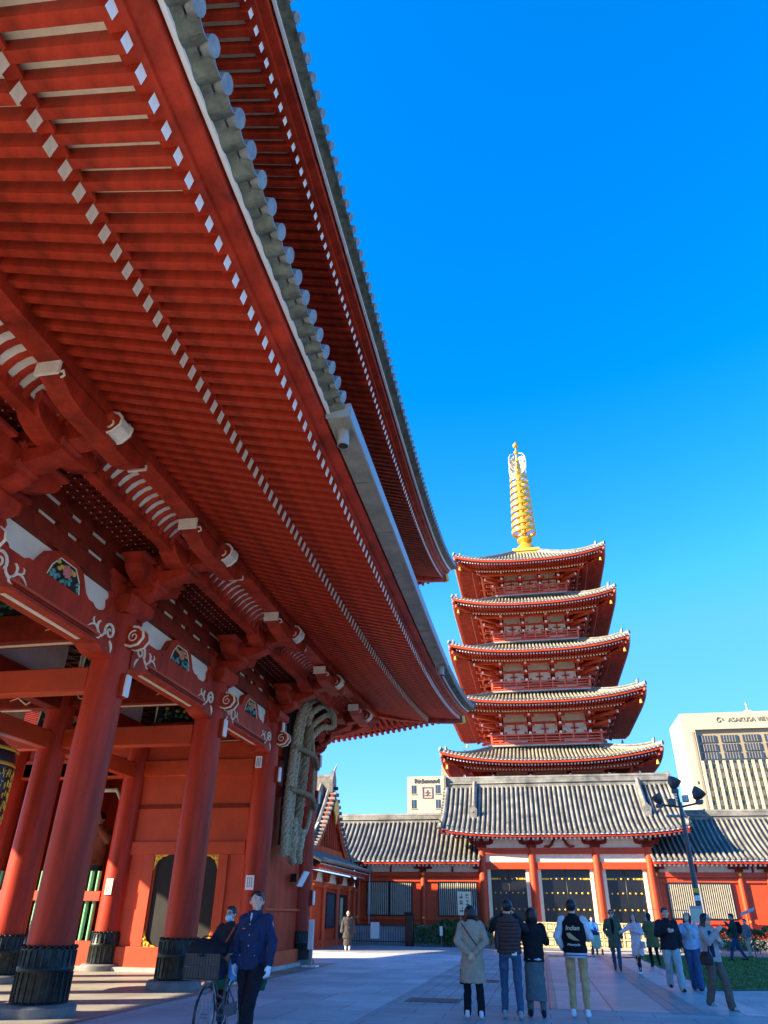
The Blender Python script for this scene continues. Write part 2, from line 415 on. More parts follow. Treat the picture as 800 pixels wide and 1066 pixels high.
# ---- spiral helper (in plane given by axes a,b at c)
def spiral(mb, c, a, b, r0, turns, rad, m, start=0, dirn=1, n=22, taper=True):
    c = Vector(c); a = Vector(a); b = Vector(b); L = []; rr = []
    for i in range(n+1):
        t = i/n; an = start+dirn*turns*2*math.pi*t; r = r0*(1-.85*t)
        L.append(c+a*math.cos(an)*r+b*math.sin(an)*r); rr.append(rad*(1-.4*t) if taper else rad)
    mb.tube(L, rr, m, 6)
def curl(mb, x, y, z, s, sy, m):
    """arabesque scroll on a +X face, s scale, sy = -1/1 direction along Y"""
    a = (0, sy*s, 0); b = (0, 0, s)
    spiral(mb, (x,y,z), a, b, .20, 1.5, .026*s*1.3, m, start=-.6, dirn=1)
    P = lambda u, v: Vector((x, y+sy*s*u, z+s*v))
    mb.tube([P(.19,-.06), P(.22,-.14), P(.29,-.19), P(.37,-.18), P(.44,-.12), P(.50,-.06), P(.58,-.03), P(.67,-.05), P(.75,-.10), P(.84,-.17)], [.02*s,.028*s,.032*s,.03*s,.028*s,.026*s,.026*s,.022*s,.016*s,.004*s], m, 6)
    mb.tube([P(.44,-.12), P(.48,-.03), P(.47,.05), P(.42,.10), P(.37,.09)], [.018*s,.026*s,.028*s,.02*s,.006*s], m, 6)
    mb.tube([P(.60,-.03), P(.66,.03), P(.66,.09), P(.62,.12)], [.018*s,.024*s,.018*s,.005*s], m, 6)
    mb.tube([P(.30,-.19), P(.36,-.26), P(.44,-.28)], [.018*s,.024*s,.005*s], m, 6)
    mb.tube([P(-.06,-.18), P(-.13,-.25), P(-.17,-.33), P(-.17,-.42)], [.02*s,.034*s,.026*s,.005*s], m, 6)
ORANGE = REDL
def koryo(y0, y1, x=FX, name='rainbow_beam', z0=6.05, z1=6.66, face=1):
    mb = MB(); xf = x+.25*face; xb = x-.25*face
    ya, yb = y0+.36, y1-.36
    prof = [(ya,z0-.12),(ya+.35,z0-.10),(ya+.6,z0),(yb-.6,z0),(yb-.35,z0-.10),(yb,z0-.12),(yb,z1-.05),(yb-.25,z1),(ya+.25,z1),(ya,z1-.05)]
    mb.prism([(xb,p,q) for p,q in prof], (xf-xb,0,0), REDC if face == 1 else REDD)
    o = mb.build(name, gate, bevel=.03)
    mb = MB()
    # moulded groove line and cream underside stripe
    mb.box(xf-.01*face, xf+.03*face, ya+.75, yb-.75, z0+.06, z0+.10, REDD)
    mb.box(xf-.01*face, xf+.045*face, ya+.62, yb-.62, z0+.12, z0+.17, REDL)
    mb.build('moulding', o)
    mb = MB(); mb.box(x-.05, x+.05, ya+.85, yb-.85, z0-.012, z0+.02, CREAM); mb.build('cream_stripe', o, bevel=.008)
    mb = MB(); curl(mb, xf+.012*face, ya+.28, z0+.33, .92, 1, CREAM); mb.build('painted_scroll', o)
    mb = MB(); curl(mb, xf+.012*face, yb-.28, z0+.33, .92, -1, CREAM); mb.build('painted_scroll', o)
    return o
def kaerumata(yc, x=FX):
    mb = MB()
    pr = [(-1.15,6.66),(-1.0,6.74),(-.85,6.74),(-.72,6.82),(-.62,6.98),(-.52,7.12),(-.30,7.22),(.30,7.22),(.52,7.12),(.62,6.98),(.72,6.82),(.85,6.74),(1.0,6.74),(1.15,6.66)]
    mb.prism([(x+.02,yc+a,b) for a,b in pr], (.20,0,0), REDC)
    o = mb.build('frog_leg_strut', gate, bevel=.015)
    mb = MB(); pi_ = [(-.5,6.68),(-.42,6.9),(-.24,7.1),(.24,7.1),(.42,6.9),(.5,6.68)]
    mb.prism([(x+.215,yc+a,b) for a,b in pi_], (.015,0,0), DARK); 
    for i in range(len(pi_)-1):
        mb.tube([(x+.235,yc+pi_[i][0],pi_[i][1]),(x+.235,yc+pi_[i+1][0],pi_[i+1][1])], .014, CREAM, 5)
    rg = random.Random(int(yc*10))
    for i in range(16):
        a = rg.uniform(-.42,.42); b = rg.uniform(6.7,6.86); mb.ell((x+.24,yc+a,b), .03,.06,.035, rg.choice([TEAL,GRD,TEAL]), 7, 5, Matrix.Rotation(rg.uniform(-1,1),3,'X'))
    for i in range(6):
        a = rg.choice([-1,1])*rg.uniform(.12,.3); mb.ell((x+.24,yc+a,rg.uniform(6.9,7.03)), .03,.06,.04, YEL, 7, 5)
    for r_, nn in ((.1,8),(.055,6)):
        for j in range(nn):
            an = 2*math.pi*j/nn; mb.ell((x+.25+(.1-r_)*.3,yc+math.cos(an)*r_,6.93+math.sin(an)*r_*.9), .025,.045,.04, PINK, 7, 5)
    mb.ell((x+.28,yc,6.93), .02,.03,.03, PINK, 7, 5)
    mb.build('flower_carving', o)
for i in range(5):
    y1, y0 = CY[i], CY[i+1]
    if i == 0:
        pass
    else:
        koryo(y0, y1); 
        kaerumata((y0+y1)/2)
# plaster band with red stepped side pieces
for i in range(5):
    y1, y0 = CY[i], CY[i+1]
    mb = MB(); mb.box(FX-.05, FX+.05, y0+.3, y1-.3, 6.6, 7.26, WHITE); mb.build('plaster_panel', gate)
    for s_, yy in ((1, y0), (-1, y1)):
        mb = MB(); pr = [(.3,6.66),(.95,6.66),(.85,6.78),(.72,6.80),(.66,6.92),(.70,7.05),(.62,7.14),(.66,7.26),(.3,7.26)]
        mb.prism([(FX+.05,yy+s_*a,b) for a,b in pr], (.1,0,0), REDC)
        mb.build('stepped_side_board', gate, bevel=.012)
# ---- stacked tie beams with cream slots (north and west faces)
for k in (0, 1):
    mb = MB()
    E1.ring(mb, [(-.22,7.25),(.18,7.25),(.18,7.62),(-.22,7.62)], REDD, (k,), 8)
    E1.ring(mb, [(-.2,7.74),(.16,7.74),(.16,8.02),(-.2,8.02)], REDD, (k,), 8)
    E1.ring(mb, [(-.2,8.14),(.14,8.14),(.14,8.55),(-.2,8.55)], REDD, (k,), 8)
    mb.build('tie_beam', gate)
    mb = MB(); E1.ring(mb, [(-.1,7.6),(.10,7.6),(.10,8.16),(-.1,8.16)], CREAM, (k,), 8); mb.build('cream_slot_board', gate)
for i in range(5):
    yc = (CY[i]+CY[i+1])/2
    for z in (7.60, 8.0):
        for dy in (-1.25, -.35, .35, 1.25): mb = MB(); mb.prism([(FX+.05,yc+dy-.13,z+.14),(FX+.05,yc+dy+.13,z+.14),(FX+.05,yc+dy+.16,z),(FX+.05,yc+dy-.16,z)][::-1], (.16,0,0), REDD); mb.build('spacer_block', gate)
# ---- bracket sets
def bracket(p, n, t, corner=False):
    n = Vector(n); t = Vector(t); p = Vector(p); up = Vector((0,0,1)); mb = MB()
    X = lambda o, s_, z: p+n*o+t*s_+up*z
    # big bearing block
    for (h0, h1, r0, r1) in ((6.93,7.08,.36,.50),(7.08,7.27,.50,.50)):
        a = [X(sx*r0, sy*r0, h0) for sx, sy in ((-1,-1),(1,-1),(1,1),(-1,1))]; b = [X(sx*r1, sy*r1, h1) for sx, sy in ((-1,-1),(1,-1),(1,1),(-1,1))]
        mb.hexa(a, b, REDL if False else REDC)
    def block(o, s_, z, h=.14, r=.27):
        a = [X(o+sx*r*.78, s_+sy*r*.78, z) for sx, sy in ((-1,-1),(1,-1),(1,1),(-1,1))]; b = [X(o+sx*r, s_+sy*r, z+h*.45) for sx, sy in ((-1,-1),(1,-1),(1,1),(-1,1))]
        c = [X(o+sx*r, s_+sy*r, z+h) for sx, sy in ((-1,-1),(1,-1),(1,1),(-1,1))]
        mb.hexa(a, b, REDC); mb.hexa(b, c, REDC)
    outs = [.62, 1.3, 2.05]; zs = [7.24, 7.60, 7.96]
    for o, z in zip(outs, zs):
        e = o+.22
        pr = [(-.3,z),(o-.55,z),(o-.30,z+.03),(o-.08,z+.10),(o+.08,z+.16),(e,z+.22),(e,z+.29),(-.3,z+.29)] if o > .7 else [(-.3,z),(o-.3,z),(o-.1,z+.06),(o+.1,z+.14),(e,z+.22),(e,z+.29),(-.3,z+.29)]
        mb.prism([X(a, -.19, b) for a, b in pr], t*.38, REDC)
    for o, z in zip([0]+outs[:2], [7.24, 7.60, 7.96]):
        for L, zz in ((.88, z-.04),):
            pr = [(-L,zz+.33),(-L,zz+.20),(-L+.10,zz+.08),(-L+.32,zz-.02),(-L+.5,zz-.05),(L-.5,zz-.05),(L-.32,zz-.02),(L-.10,zz+.08),(L,zz+.20),(L,zz+.33)]
            mb.prism([X(o-.19, a, b) for a, b in pr], n*.38, REDC)
            for q in (-L+.18, 0, L-.18): block(o, q, z+.29, .11)
    for o, z in zip(outs, zs): block(o, 0, z+.29, .12)
    z = 8.32-.06
    pr = [(-1.5,z+.04),(-1.5,z-.10),(-1.3,z-.16),(-1.1,z-.26),(-.8,z-.30),(.6,z-.30),(.85,z-.22),(1.05,z-.10),(1.05,z+.04)]
    mb.prism([X(outs[2]-.17, a, b) for a, b in pr], n*.34, REDC)
    o = mb.build('bracket_set', gate, bevel=.012)
    # cream nosing with scroll
    if not corner:
        mb = MB(); q = [X(outs[2]-.18, -1.50, 8.10), X(outs[2]+.20, -1.50, 8.10), X(outs[2]+.20, -1.50, 8.32), X(outs[2]-.18, -1.50, 8.32)]; q2 = [v-t*.05-n*.0 for v in q]
        mb.hexa(q, q2, CREAM); mb.tube([X(outs[2]+.22,-1.5,8.14), X(outs[2]+.30,-1.55,8.10), X(outs[2]+.32,-1.53,8.03), X(outs[2]+.25,-1.5,8.03)], .018, CREAM, 6)
        q = [X(outs[2]-.16, 1.06, 8.14), X(outs[2]+.18, 1.06, 8.14), X(outs[2]+.18, 1.06, 8.24), X(outs[2]-.16, 1.06, 8.24)]; mb2 = MB(); mb2.hexa(q, [v+t*.04 for v in q], CREAM)
        mb.build('arm_end_face', o); mb2.build('arm_end_face', o)
        mb = MB(); z = 8.26
        pr = [(2.0,z-.16),(2.15,z-.22),(2.30,z-.19),(2.42,z-.08),(2.44,z+.05),(2.36,z+.15),(2.26,z+.18),(2.0,z+.18)]
        mb.prism([X(a, -.15, b) for a, b in pr], t*.30, REDC, CREAM)
        for s_ in (-1, 1):
            spiral(mb, X(2.24, s_*.16, z-.02), n, up, .12, 1.4, .022, CREAM, start=1.2)
            mb.tube([X(a, s_*.155, b) for a, b in pr[:7]], .024, CREAM, 5)
        mb.build('scroll_nosing', o)
    return o
for y in CY: bracket((FX, y, 0), (1,0,0), (0,1,0))
for x in (FX, GX, -17.3): bracket((x, 27.1, 0), (0,1,0), (-1,0,0), x == FX)
d = Vector((1,1,0)).normalized(); mbx = bracket((FX,27.1,0), tuple(d), (-d.y,d.x,0), True)
# nose pieces of the beams in front of the columns
for y in CY[1:]:
    mb = MB(); z = 6.46
    pr = [(.3,z-.17),(.46,z-.22),(.62,z-.18),(.72,z-.04),(.69,z+.10),(.58,z+.19),(.45,z+.21),(.3,z+.21)]
    mb.prism([(FX+a, y-.13, b) for a, b in pr], (0,.26,0), REDC, REDC)
    for s_ in (-1, 1):
        spiral(mb, (FX+.50, y+s_*.14, z-.01), (1,0,0), (0,0,1), .13, 1.4, .019, CREAM, start=1.3)
        mb.tube([(FX+a, y+s_*.128, b) for a, b in pr[:7]], .030, CREAM, 6)
    mb.build('elephant_nose_carving', gate, bevel=.01)
# ---- lattice ceiling, tray beam, cove
mb = MB()
for k in (0, 1):
    n, t, a, b = E1.side(k)
    E1.sheet(mb, k, .14, 8.36, 1.3, 8.36, REDD, 2, 1)
    N = int((a+1.2)/.2)
    for i in range(-N, N+1):
        oi = max(.15, abs(i*.2)-a)
        mb.beam(E1.P(k, i*.2, oi, 8.32), E1.P(k, i*.2, 1.25, 8.32), .05, .05, REDD)
    for j in range(5):
        o = .3+j*.2; E1.ring(mb, [(o-.02,8.285),(o+.02,8.285),(o+.02,8.33),(o-.02,8.33)], REDD, (k,), 6)
for i in range(0, 110):
    for j in range(5): 
        y = 27.0-i*.2; x = FX+.3+j*.2; mb.box(x-.011, x+.011, y-.011, y+.011, 8.275, 8.288, CREAM)
mb.build('lattice_ceiling', gate)
mb = MB(); E1.ring(mb, [(1.2,8.0),(1.42,8.0),(1.42,8.22),(1.2,8.22)], REDC, (0,1), 16); mb.build('tray_beam', gate, bevel=.015)
mb = MB()
for k in (0, 1):
    n, t, a, b = E1.side(k)
    pr = [(1.30,8.14),(1.46,8.30),(1.62,8.42),(1.86,8.50),(1.86,8.60),(1.30,8.60)]
    E1.ring(mb, pr, CREAM, (k,), 16)
mb.build('cove_board', gate)
mb = MB()
for k in (0, 1):
    n, t, a, b = E1.side(k)
    N = int((a+1.4)/.255)
    for i in range(-N, N+1):
        sv = (i+.5)*.255
        L = [E1.P(k, sv, o, z) for o, z in ((1.40,8.10),(1.44,8.24),(1.54,8.37),(1.70,8.46),(1.90,8.50))]
        mb.tube(L, .058, REDC, 6, flat=1.2)
mb.build('cove_ribs', gate)
mb = MB(); E1.ring(mb, [(1.88,8.33),(2.24,8.33),(2.24,8.66),(1.88,8.66)], REDC, (0,1), 24); mb.build('purlin', gate, bevel=.02)
# ---- rafters of the lower roof
BR = dict(o0=.1, z0=9.26, o1=4.15, z1=8.09); FR = dict(o0=3.9, z0=8.32, o1=5.42, z1=7.945)
def rafters_row(E, name, q, wd, ht, side0_parts, sp, mm, mend, zoff=0):
    pos = E.rafter_pos(0, q['o1'], sp)
    vis = [s_ for s_ in pos if E.c.y+s_ > 1.9][:side0_parts]
    for s_ in vis:
        mb = MB()
        if E.rafter(mb, 0, s_, q['o0'], q['z0'], q['o1'], q['z1'], wd, ht, mm, mend): mb.build(name, gate, org=E.P(0, s_, q['o1'], q['z1']))
    mb = MB()
    for s_ in pos:
        if s_ in vis: continue
        E.rafter(mb, 0, s_, q['o0'], q['z0'], q['o1'], q['z1'], wd, ht, mm, mend)
    for k in (1, 2, 3):
        for s_ in E.rafter_pos(k, q['o1'], sp): E.rafter(mb, k, s_, q['o0'], q['z0'], q['o1'], q['z1'], wd, ht, mm, mend)
    tag(mb.build(name+'s', gate), kind='stuff')
rafters_row(E1, 'base_rafter', BR, .12, .25, 100, .2583, REDC, CREAM)
rafters_row(E1, 'flying_rafter', FR, .115, .20, 100, .2583, REDC, WHT)
mb = MB()
for k in range(4):
    E1.sheet(mb, k, .1, 9.26+.11, 4.2, 8.08+.11, CREAM, .52)
    E1.sheet(mb, k, 4.1, 8.265+.09, 5.34, 7.965+.09, CREAM, .52)
mb.build('soffit_board', gate)
mb = MB(); E1.ring(mb, [(4.02,8.19),(4.20,8.18),(4.20,8.24),(4.02,8.25)], REDC, N=30)
mb.build('rafter_plate', gate)
mb = MB()
E1.ring(mb, [(5.26,8.00),(5.50,7.985),(5.52,8.10),(5.26,8.12)], REDC, N=30)
E1.ring(mb, [(5.46,8.035),(5.70,8.03),(5.72,8.20),(5.46,8.22)], REDC, N=30)
E1.ring(mb, [(5.40,8.00),(5.47,8.00),(5.47,8.04),(5.40,8.04)], REDD, N=30)
mb.build('eave_fascia', gate)
mb = MB(); E1.ring(mb, [(5.745,8.11),(5.795,8.10),(5.795,8.165),(5.745,8.17)], WHT, N=30); mb.build('white_eave_strip', gate)
zf1 = lambda o: 8.23+.36*(5.95-o)+.022*(5.95-o)**2
mb = MB()
for k in range(4): E1.tiles(mb, k, 5.98, -.7, zf1, .33, .085, TILEP, TUND, TDISC, nseg=5, n=7, disc=.045, topfn=lambda s_, k=k: max(abs(s_)-E1.side(k)[2], .5))
E1.ring(mb, [(5.78,8.165),(5.90,8.19),(5.90,8.23),(5.78,8.25)], TUND, N=30)
lower_roof = mb.build('lower_tile_roof', gate)
E1.hips('hip_ridge', gate, 5.98, -.7, zf1, .16, TILEP)
# scalloped pan tile lips between the discs on the near eave
mb = MB(); pos = [i*.33 for i in range(-52, 53)]
for s_ in pos:
    for q, (oa, ob, dz_) in enumerate(((6.02,5.78,0),)):
        c = [E1.P(0, s_+.03+.27*j/8, oa, 8.245-.085*math.sin(math.pi*j/8)) for j in range(9)]; c2 = [p+Vector((0,0,.03)) for p in c]
        d_ = [E1.P(0, s_+.03+.27*j/8, ob, 8.20-.085*math.sin(math.pi*j/8)) for j in range(9)]
        for j in range(8): mb.face([c[j], c[j+1], c2[j+1], c2[j]], TDISC); mb.face([d_[j], d_[j+1], c[j+1], c[j]], TUND)
mb.build('pan_tile_lips', gate)
# corner hip rafter with gold cap
for (k) in (0,):
    p0 = E1.P(0, HY, .0, 8.9); p1_ = E1.P(0, HY+5.45, 5.45, 7.83)
    mb = MB(); L = [E1.P(0, HY+o, o, 8.95-(8.95-7.83)*o/5.45) for o in (0,1.5,3,4.2,5,5.45)]
    for a, b in zip(L, L[1:]): mb.beam(a, b, .26, .30, REDC)
    o = mb.build('hip_rafter', gate)
    mb = MB(); d = (L[-1]-L[-2]).normalized(); mb.beam(L[-1]-d*.05, L[-1]+d*.12, .30, .34, GOLDP); mb.build('gold_cap', o, bevel=.02)
# gutter with rain pipe on the near eave
mb = MB(); yA, yB = 8.2, 21.3; n_ = 7
for i in range(n_):
    a = yA+(yB-yA)*i/n_+.012; b = yA+(yB-yA)*(i+1)/n_-.012
    la = E1.P(0, a-GY, 5.7, 0).z; lb = E1.P(0, b-GY, 5.7, 0).z
    A = [(-2.56,a,8.04+la),(-2.22,a,8.03+la),(-2.22,a,8.26+la),(-2.56,a,8.16+la)]; B = [(-2.56,b,8.04+lb),(-2.22,b,8.03+lb),(-2.22,b,8.26+lb),(-2.56,b,8.16+lb)]
    mb.hexa(A, B, GUT)
    mb.hexa([(-2.22,a-.012,8.02+la),(-2.19,a-.012,8.02+la),(-2.19,a-.012,8.27+la),(-2.22,a-.012,8.27+la)], [(-2.22,b+.012,8.02+lb),(-2.19,b+.012,8.02+lb),(-2.19,b+.012,8.27+lb),(-2.22,b+.012,8.27+lb)], GUTL)
mb.hexa([(-2.57,yA-.03,8.03),(-2.2,yA-.03,8.02),(-2.2,yA-.03,8.27),(-2.57,yA-.03,8.17)], [(-2.57,yA+.0,8.03),(-2.2,yA,8.02),(-2.2,yA,8.27),(-2.57,yA,8.17)], GUTL)
gt = mb.build('rain_gutter', gate)
for yy in (yA+.35, yB-.3):
    mb = MB(); zz = 8.05+E1.P(0, yy-GY, 5.7, 0).z; mb.lathe([(.08,-.30),(.09,-.30),(.09,0)], (-2.38, yy, zz), GUTL, 16, False); mb.lathe([(.08,-.30),(.07,-.1)], (-2.38, yy, zz), DARK, 16, True); mb.build('rain_pipe', gt)
# ---- upper storey
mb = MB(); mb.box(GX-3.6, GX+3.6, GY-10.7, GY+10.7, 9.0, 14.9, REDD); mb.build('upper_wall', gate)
for y in [GY-10.7+21.4*i/5 for i in range(6)]: mb = MB(); mb.lathe([(.3,9.5),(.3,14.2)], (GX+3.7,y,0), REDC, 16); mb.build('upper_column', gate)
mb = MB(); E2.ring(mb, [(.9,14.85),(1.2,14.85),(1.2,15.15),(.9,15.15)], REDD); E2.ring(mb, [(1.9,14.72),(2.25,14.72),(2.25,15.05),(1.9,15.05)], REDC); mb.build('upper_purlin', gate)
BR2 = dict(o0=.1, z0=15.75, o1=4.2, z1=14.45); FR2 = dict(o0=3.95, z0=14.72, o1=5.5, z1=14.25)
rafters_row(E2, 'upper_base_rafter', BR2, .12, .21, 0, .2583, REDC, CREAM)
rafters_row(E2, 'upper_flying_rafter', FR2, .115, .17, 0, .2583, REDC, WHT)
mb = MB()
for k in range(4):
    E2.sheet(mb, k, .1, 15.75+.11, 4.25, 14.435+.11, CREAM, .52)
    E2.sheet(mb, k, 4.15, 14.66+.09, 5.42, 14.275+.09, CREAM, .52)
mb.build('upper_soffit_board', gate)
mb = MB()
E2.ring(mb, [(4.05,14.53),(4.24,14.52),(4.24,14.58),(4.05,14.59)], REDC, N=30)
E2.ring(mb, [(5.34,14.31),(5.60,14.30),(5.62,14.42),(5.34,14.44)], REDC, N=30)
E2.ring(mb, [(5.54,14.36),(5.78,14.36),(5.80,14.54),(5.54,14.56)], REDC, N=30)
mb.build('upper_eave_fascia', gate)
mb = MB(); E2.ring(mb, [(5.84,14.46),(5.895,14.46),(5.895,14.54),(5.84,14.54)], WHT, N=30); mb.build('upper_white_eave_strip', gate)
zf2 = lambda o: 14.60+.42*(6.08-o)+.027*(6.08-o)**2
mb = MB()
for k in range(4):
    a = E2.side(k)[2]
    tf = (lambda s_, a=a: -3.9 if abs(s_) < a-1 else abs(s_)-a) if k % 2 == 0 else (lambda s_, a=a: max(abs(s_)-a, -1.0))
    E2.tiles(mb, k, 6.08, 0, zf2, .33, .085, TILEP, TUND, TDISC, nseg=7, n=7, topfn=tf)
E2.ring(mb, [(5.90,14.54),(6.09,14.56),(6.09,14.61),(5.90,14.63)], TUND, N=30)
mb.build('upper_tile_roof', gate)
E2.hips('upper_hip_ridge', gate, 6.08, 1.0, zf2, .17, TILEP)
mb = MB(); zr = zf2(-3.9); mb.box(GX-.35, GX+.35, GY-10.3, GY+10.3, zr-.2, zr+1.0, TILE)
for s_ in (-1, 1): mb.prism([(GX-.5,GY+s_*10.2,zr-.4),(GX+.5,GY+s_*10.2,zr-.4),(GX+.45,GY+s_*10.5,zr+1.2),(GX+.25,GY+s_*10.6,zr+2.0),(GX,GY+s_*10.5,zr+1.5),(GX-.25,GY+s_*10.6,zr+2.0),(GX-.45,GY+s_*10.5,zr+1.2)], (0,s_*.25,0), TILE)
mb.build('main_ridge', gate)
for s_ in (-1, 1): mb = MB(); mb.prism([(GX-4.9,GY+s_*9.8,zf2(1.0)),(GX+4.9,GY+s_*9.8,zf2(1.0)),(GX,GY+s_*9.8,zr)], (0,s_*.2,0), REDD); mb.build('gable_wall', gate)
p = [E2.P(0, HY2+o, o, 15.55-(15.55-14.14)*o/5.6) for o in (0,1.5,3,4.2,5,5.6)]
mb = MB(); [mb.beam(a, b, .26, .30, REDC) for a, b in zip(p, p[1:])]; o = mb.build('upper_hip_rafter', gate)
mb = MB(); d = (p[-1]-p[-2]).normalized(); mb.beam(p[-1]-d*.05, p[-1]+d*.12, .30, .34, GOLDP); mb.build('gold_cap', o)
# ---- walls of the closed bays, inner beams, ceiling
def wallp(name, x0, x1, y0, y1, z0, z1, m=REDL, bevel=.01): mb = MB(); mb.box(x0, x1, y0, y1, z0, z1, m); return mb.build(name, gate, bevel=bevel)
wallp('front_wall', FX-.08, FX+.02, CY[1]+.3, CY[0]-.3, .3, 7.3, REDC)
wallp('wall_rail', FX-.1, FX+.12, CY[1]+.36, CY[0]-.36, 1.58, 1.66, REDL); wallp('wall_rail', FX-.1, FX+.14, CY[1]+.36, CY[0]-.36, 6.1, 6.6, REDC)
wallp('wall_rail', FX-.1, FX+.14, CY[1]+.36, CY[0]-.36, 4.9, 5.2, REDC)
wallp('wall_sill', FX-.16, FX+.16, CY[1]+.4, CY[0]-.4, .1, .5, REDL)
wallp('wall_plinth', FX-.25, FX+.3, CY[1]+.4, CY[0]-.4, 0, .12, STONEL)
wallp('end_wall', -17.3, FX, 27.05, 27.15, .3, 7.3, REDC); wallp('wall_sill', -17.2, -8.4, 26.95, 27.27, 0, .5, REDL)
wallp('end_tie', -17.3, FX, 26.95, 27.3, 6.05, 6.6, REDC); wallp('rear_wall', -17.35, -17.25, CY[1]+.3, CY[0]-.3, .3, 7.3, REDC)
# partition (inner side wall) with doorway between x -12.8 and -8.3
yw = CY[1]
wallp('partition_wall', -12.45, FX-.38, yw-.05, yw+.05, 3.3, 6.4); wallp('partition_wall', -12.45, -11.55, yw-.05, yw+.05, .5, 3.3); wallp('partition_wall', -9.5, FX-.38, yw-.05, yw+.05, .5, 3.3)
wallp('partition_wall', -11.55, -9.5, yw+.0, yw+.05, 2.95, 3.3)
wallp('partition_rail', -12.45, FX-.38, yw-.13, yw+.05, 3.05, 3.42); wallp('partition_rail', -12.45, FX-.38, yw-.10, yw+.05, 4.38, 4.5, REDD)
wallp('partition_rail', -12.45, FX-.38, yw-.15, yw+.05, .1, .62, REDL); wallp('partition_stile', -9.5, -9.2, yw-.12, yw+.05, .62, 3.05)
wallp('partition_stile', -11.95, -11.6, yw-.12, yw+.05, .62, 3.05); wallp('plinth', -17.1, FX-.38, yw-.35, yw+.2, 0, .12, STONEL)
o = wallp('doorway', -11.6, -9.5, yw-.02, yw+.06, .62, 3.05, DARK)
for cx_, cz, sx, sz in ((-11.6,3.05,1,-1),(-9.5,3.05,-1,-1),(-11.6,.62,1,1),(-9.5,.62,-1,1)):
    mb = MB(); pr = [(a_*.72, b_*.72) for a_, b_ in [(0,0),(.62,0),(.5,.06),(.36,.08),(.28,.16),(.18,.2),(.12,.32),(.06,.42),(0,.6)]]
    q = [(cx_+sx*a, yw-.09, cz+sz*b) for a, b in pr]
    if sx*sz < 0: q = q[::-1]
    mb.prism(q, (0,.05,0), GOLD)
    for a, b in ((.09,.07),(.2,.05),(.05,.19)): mb.ell((cx_+sx*a, yw-.1, cz+sz*b), .04,.02,.04, GOLD, 8, 5)
    mb.build('gold_corner_fitting', o)
# slatted guardian enclosure between x -17.3 and -12.8
wallp('enclosure_sill', -16.9, -13.2, yw-.15, yw+.1, .1, .75, REDL); wallp('enclosure_rail', -16.9, -13.2, yw-.16, yw+.1, 1.78, 2.05, REDL)
wallp('enclosure_lintel', -16.9, -13.2, yw-.16, yw+.1, 5.4, 5.95, REDL); wallp('enclosure_upper_wall', -16.9, -13.2, yw-.04, yw+.05, 5.95, 7.2, REDL)
for i in range(15):
    mb = MB(); x = -13.42-i*.245; mb.tube([(x,yw-.02,.75),(x,yw-.02,2.6)], .062, GREEN, 10); mb.build('green_slat', gate)
# beams in x direction and along the middle row
for y in CY[1:]:
    for xa, xb in ((GX+.35, FX-.35), (-17.3+.35, GX-.35)):
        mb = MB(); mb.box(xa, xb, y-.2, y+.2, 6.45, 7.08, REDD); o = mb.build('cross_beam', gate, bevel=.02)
        mb = MB(); mb.box(xa+.6, xb-.6, y-.05, y+.05, 6.435, 6.46, CREAM); curl(mb, xb, y, 0, .01, 1, CREAM) if False else None; mb.build('cream_stripe', o)
        for sx, xx in ((1, xa+.35), (-1, xb-.35)):
            mb = MB(); spiral(mb, (xx, y-.21, 6.75), (sx,0,0), (0,0,1), .2, 1.4, .024, CREAM, -.6)
            mb.tube([(xx+sx*u, y-.21, 6.75+v) for u, v in ((.17,-.12),(.3,-.2),(.45,-.1),(.6,0),(.85,-.08))], [.02,.028,.024,.02,.006], CREAM, 6)
            mb.build('painted_scroll', o)
        mb = MB(); mb.box(xa, xb, y-.16, y+.16, 5.35, 5.85, REDL); mb.build('lower_cross_beam', gate, bevel=.02)
        # green carved board above the beam
        mb = MB(); xm = (xa+xb)/2; mb.prism([(xm-1.85,y-.06,7.08),(xm-1.8,y-.06,7.9),(xm-1.6,y-.06,8.05),(xm+1.6,y-.06,8.05),(xm+1.8,y-.06,7.9),(xm+1.85,y-.06,7.08)], (0,.12,0), DARK)
        o = mb.build('transom_carving', gate); mb = MB(); rg = random.Random(int(y*7+xa))
        for i in range(110): mb.ell((xm+rg.uniform(-1.7,1.7), y-.08, rg.uniform(7.12,7.95)), .08,.03,.05, rg.choice([GRD,TEAL,DARK,GRD,GRD,DARK,YEL]), 7, 5, Matrix.Rotation(rg.uniform(-1,1),3,'Y'))
        mb.build('carved_foliage', o)
        mb = MB(); mb.box(xa, xb, y-.03, y+.03, 7.08, 8.2, WHITE); mb.build('inner_plaster', gate)
for i in range(5):
    y1, y0 = CY[i], CY[i+1]
    if i == 0: continue
    for x in (GX, -17.3):
        mb = MB(); mb.box(x-.2, x+.2, y0+.35, y1-.35, 6.35, 7.0, REDD); mb.build('inner_long_beam', gate, bevel=.02)
        mb = MB(); mb.box(x-.15, x+.15, y0+.35, y1-.35, 5.3, 5.75, REDL); mb.build('lower_long_beam', gate, bevel=.02)
        mb = MB(); mb.box(x-.03, x+.03, y0+.35, y1-.35, 7.0, 8.2, WHITE); mb.build('inner_plaster', gate)
DRED = mat('dark_red_ceiling', (.07,.014,.008), .8, .3)  # ceiling red, set darker than the deep red of the beams
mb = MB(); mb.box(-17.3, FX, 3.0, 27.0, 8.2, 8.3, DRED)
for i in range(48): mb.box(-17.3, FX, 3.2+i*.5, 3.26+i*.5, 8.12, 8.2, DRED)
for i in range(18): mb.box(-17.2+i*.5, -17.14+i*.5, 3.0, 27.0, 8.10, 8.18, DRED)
mb.build('inner_ceiling', gate)

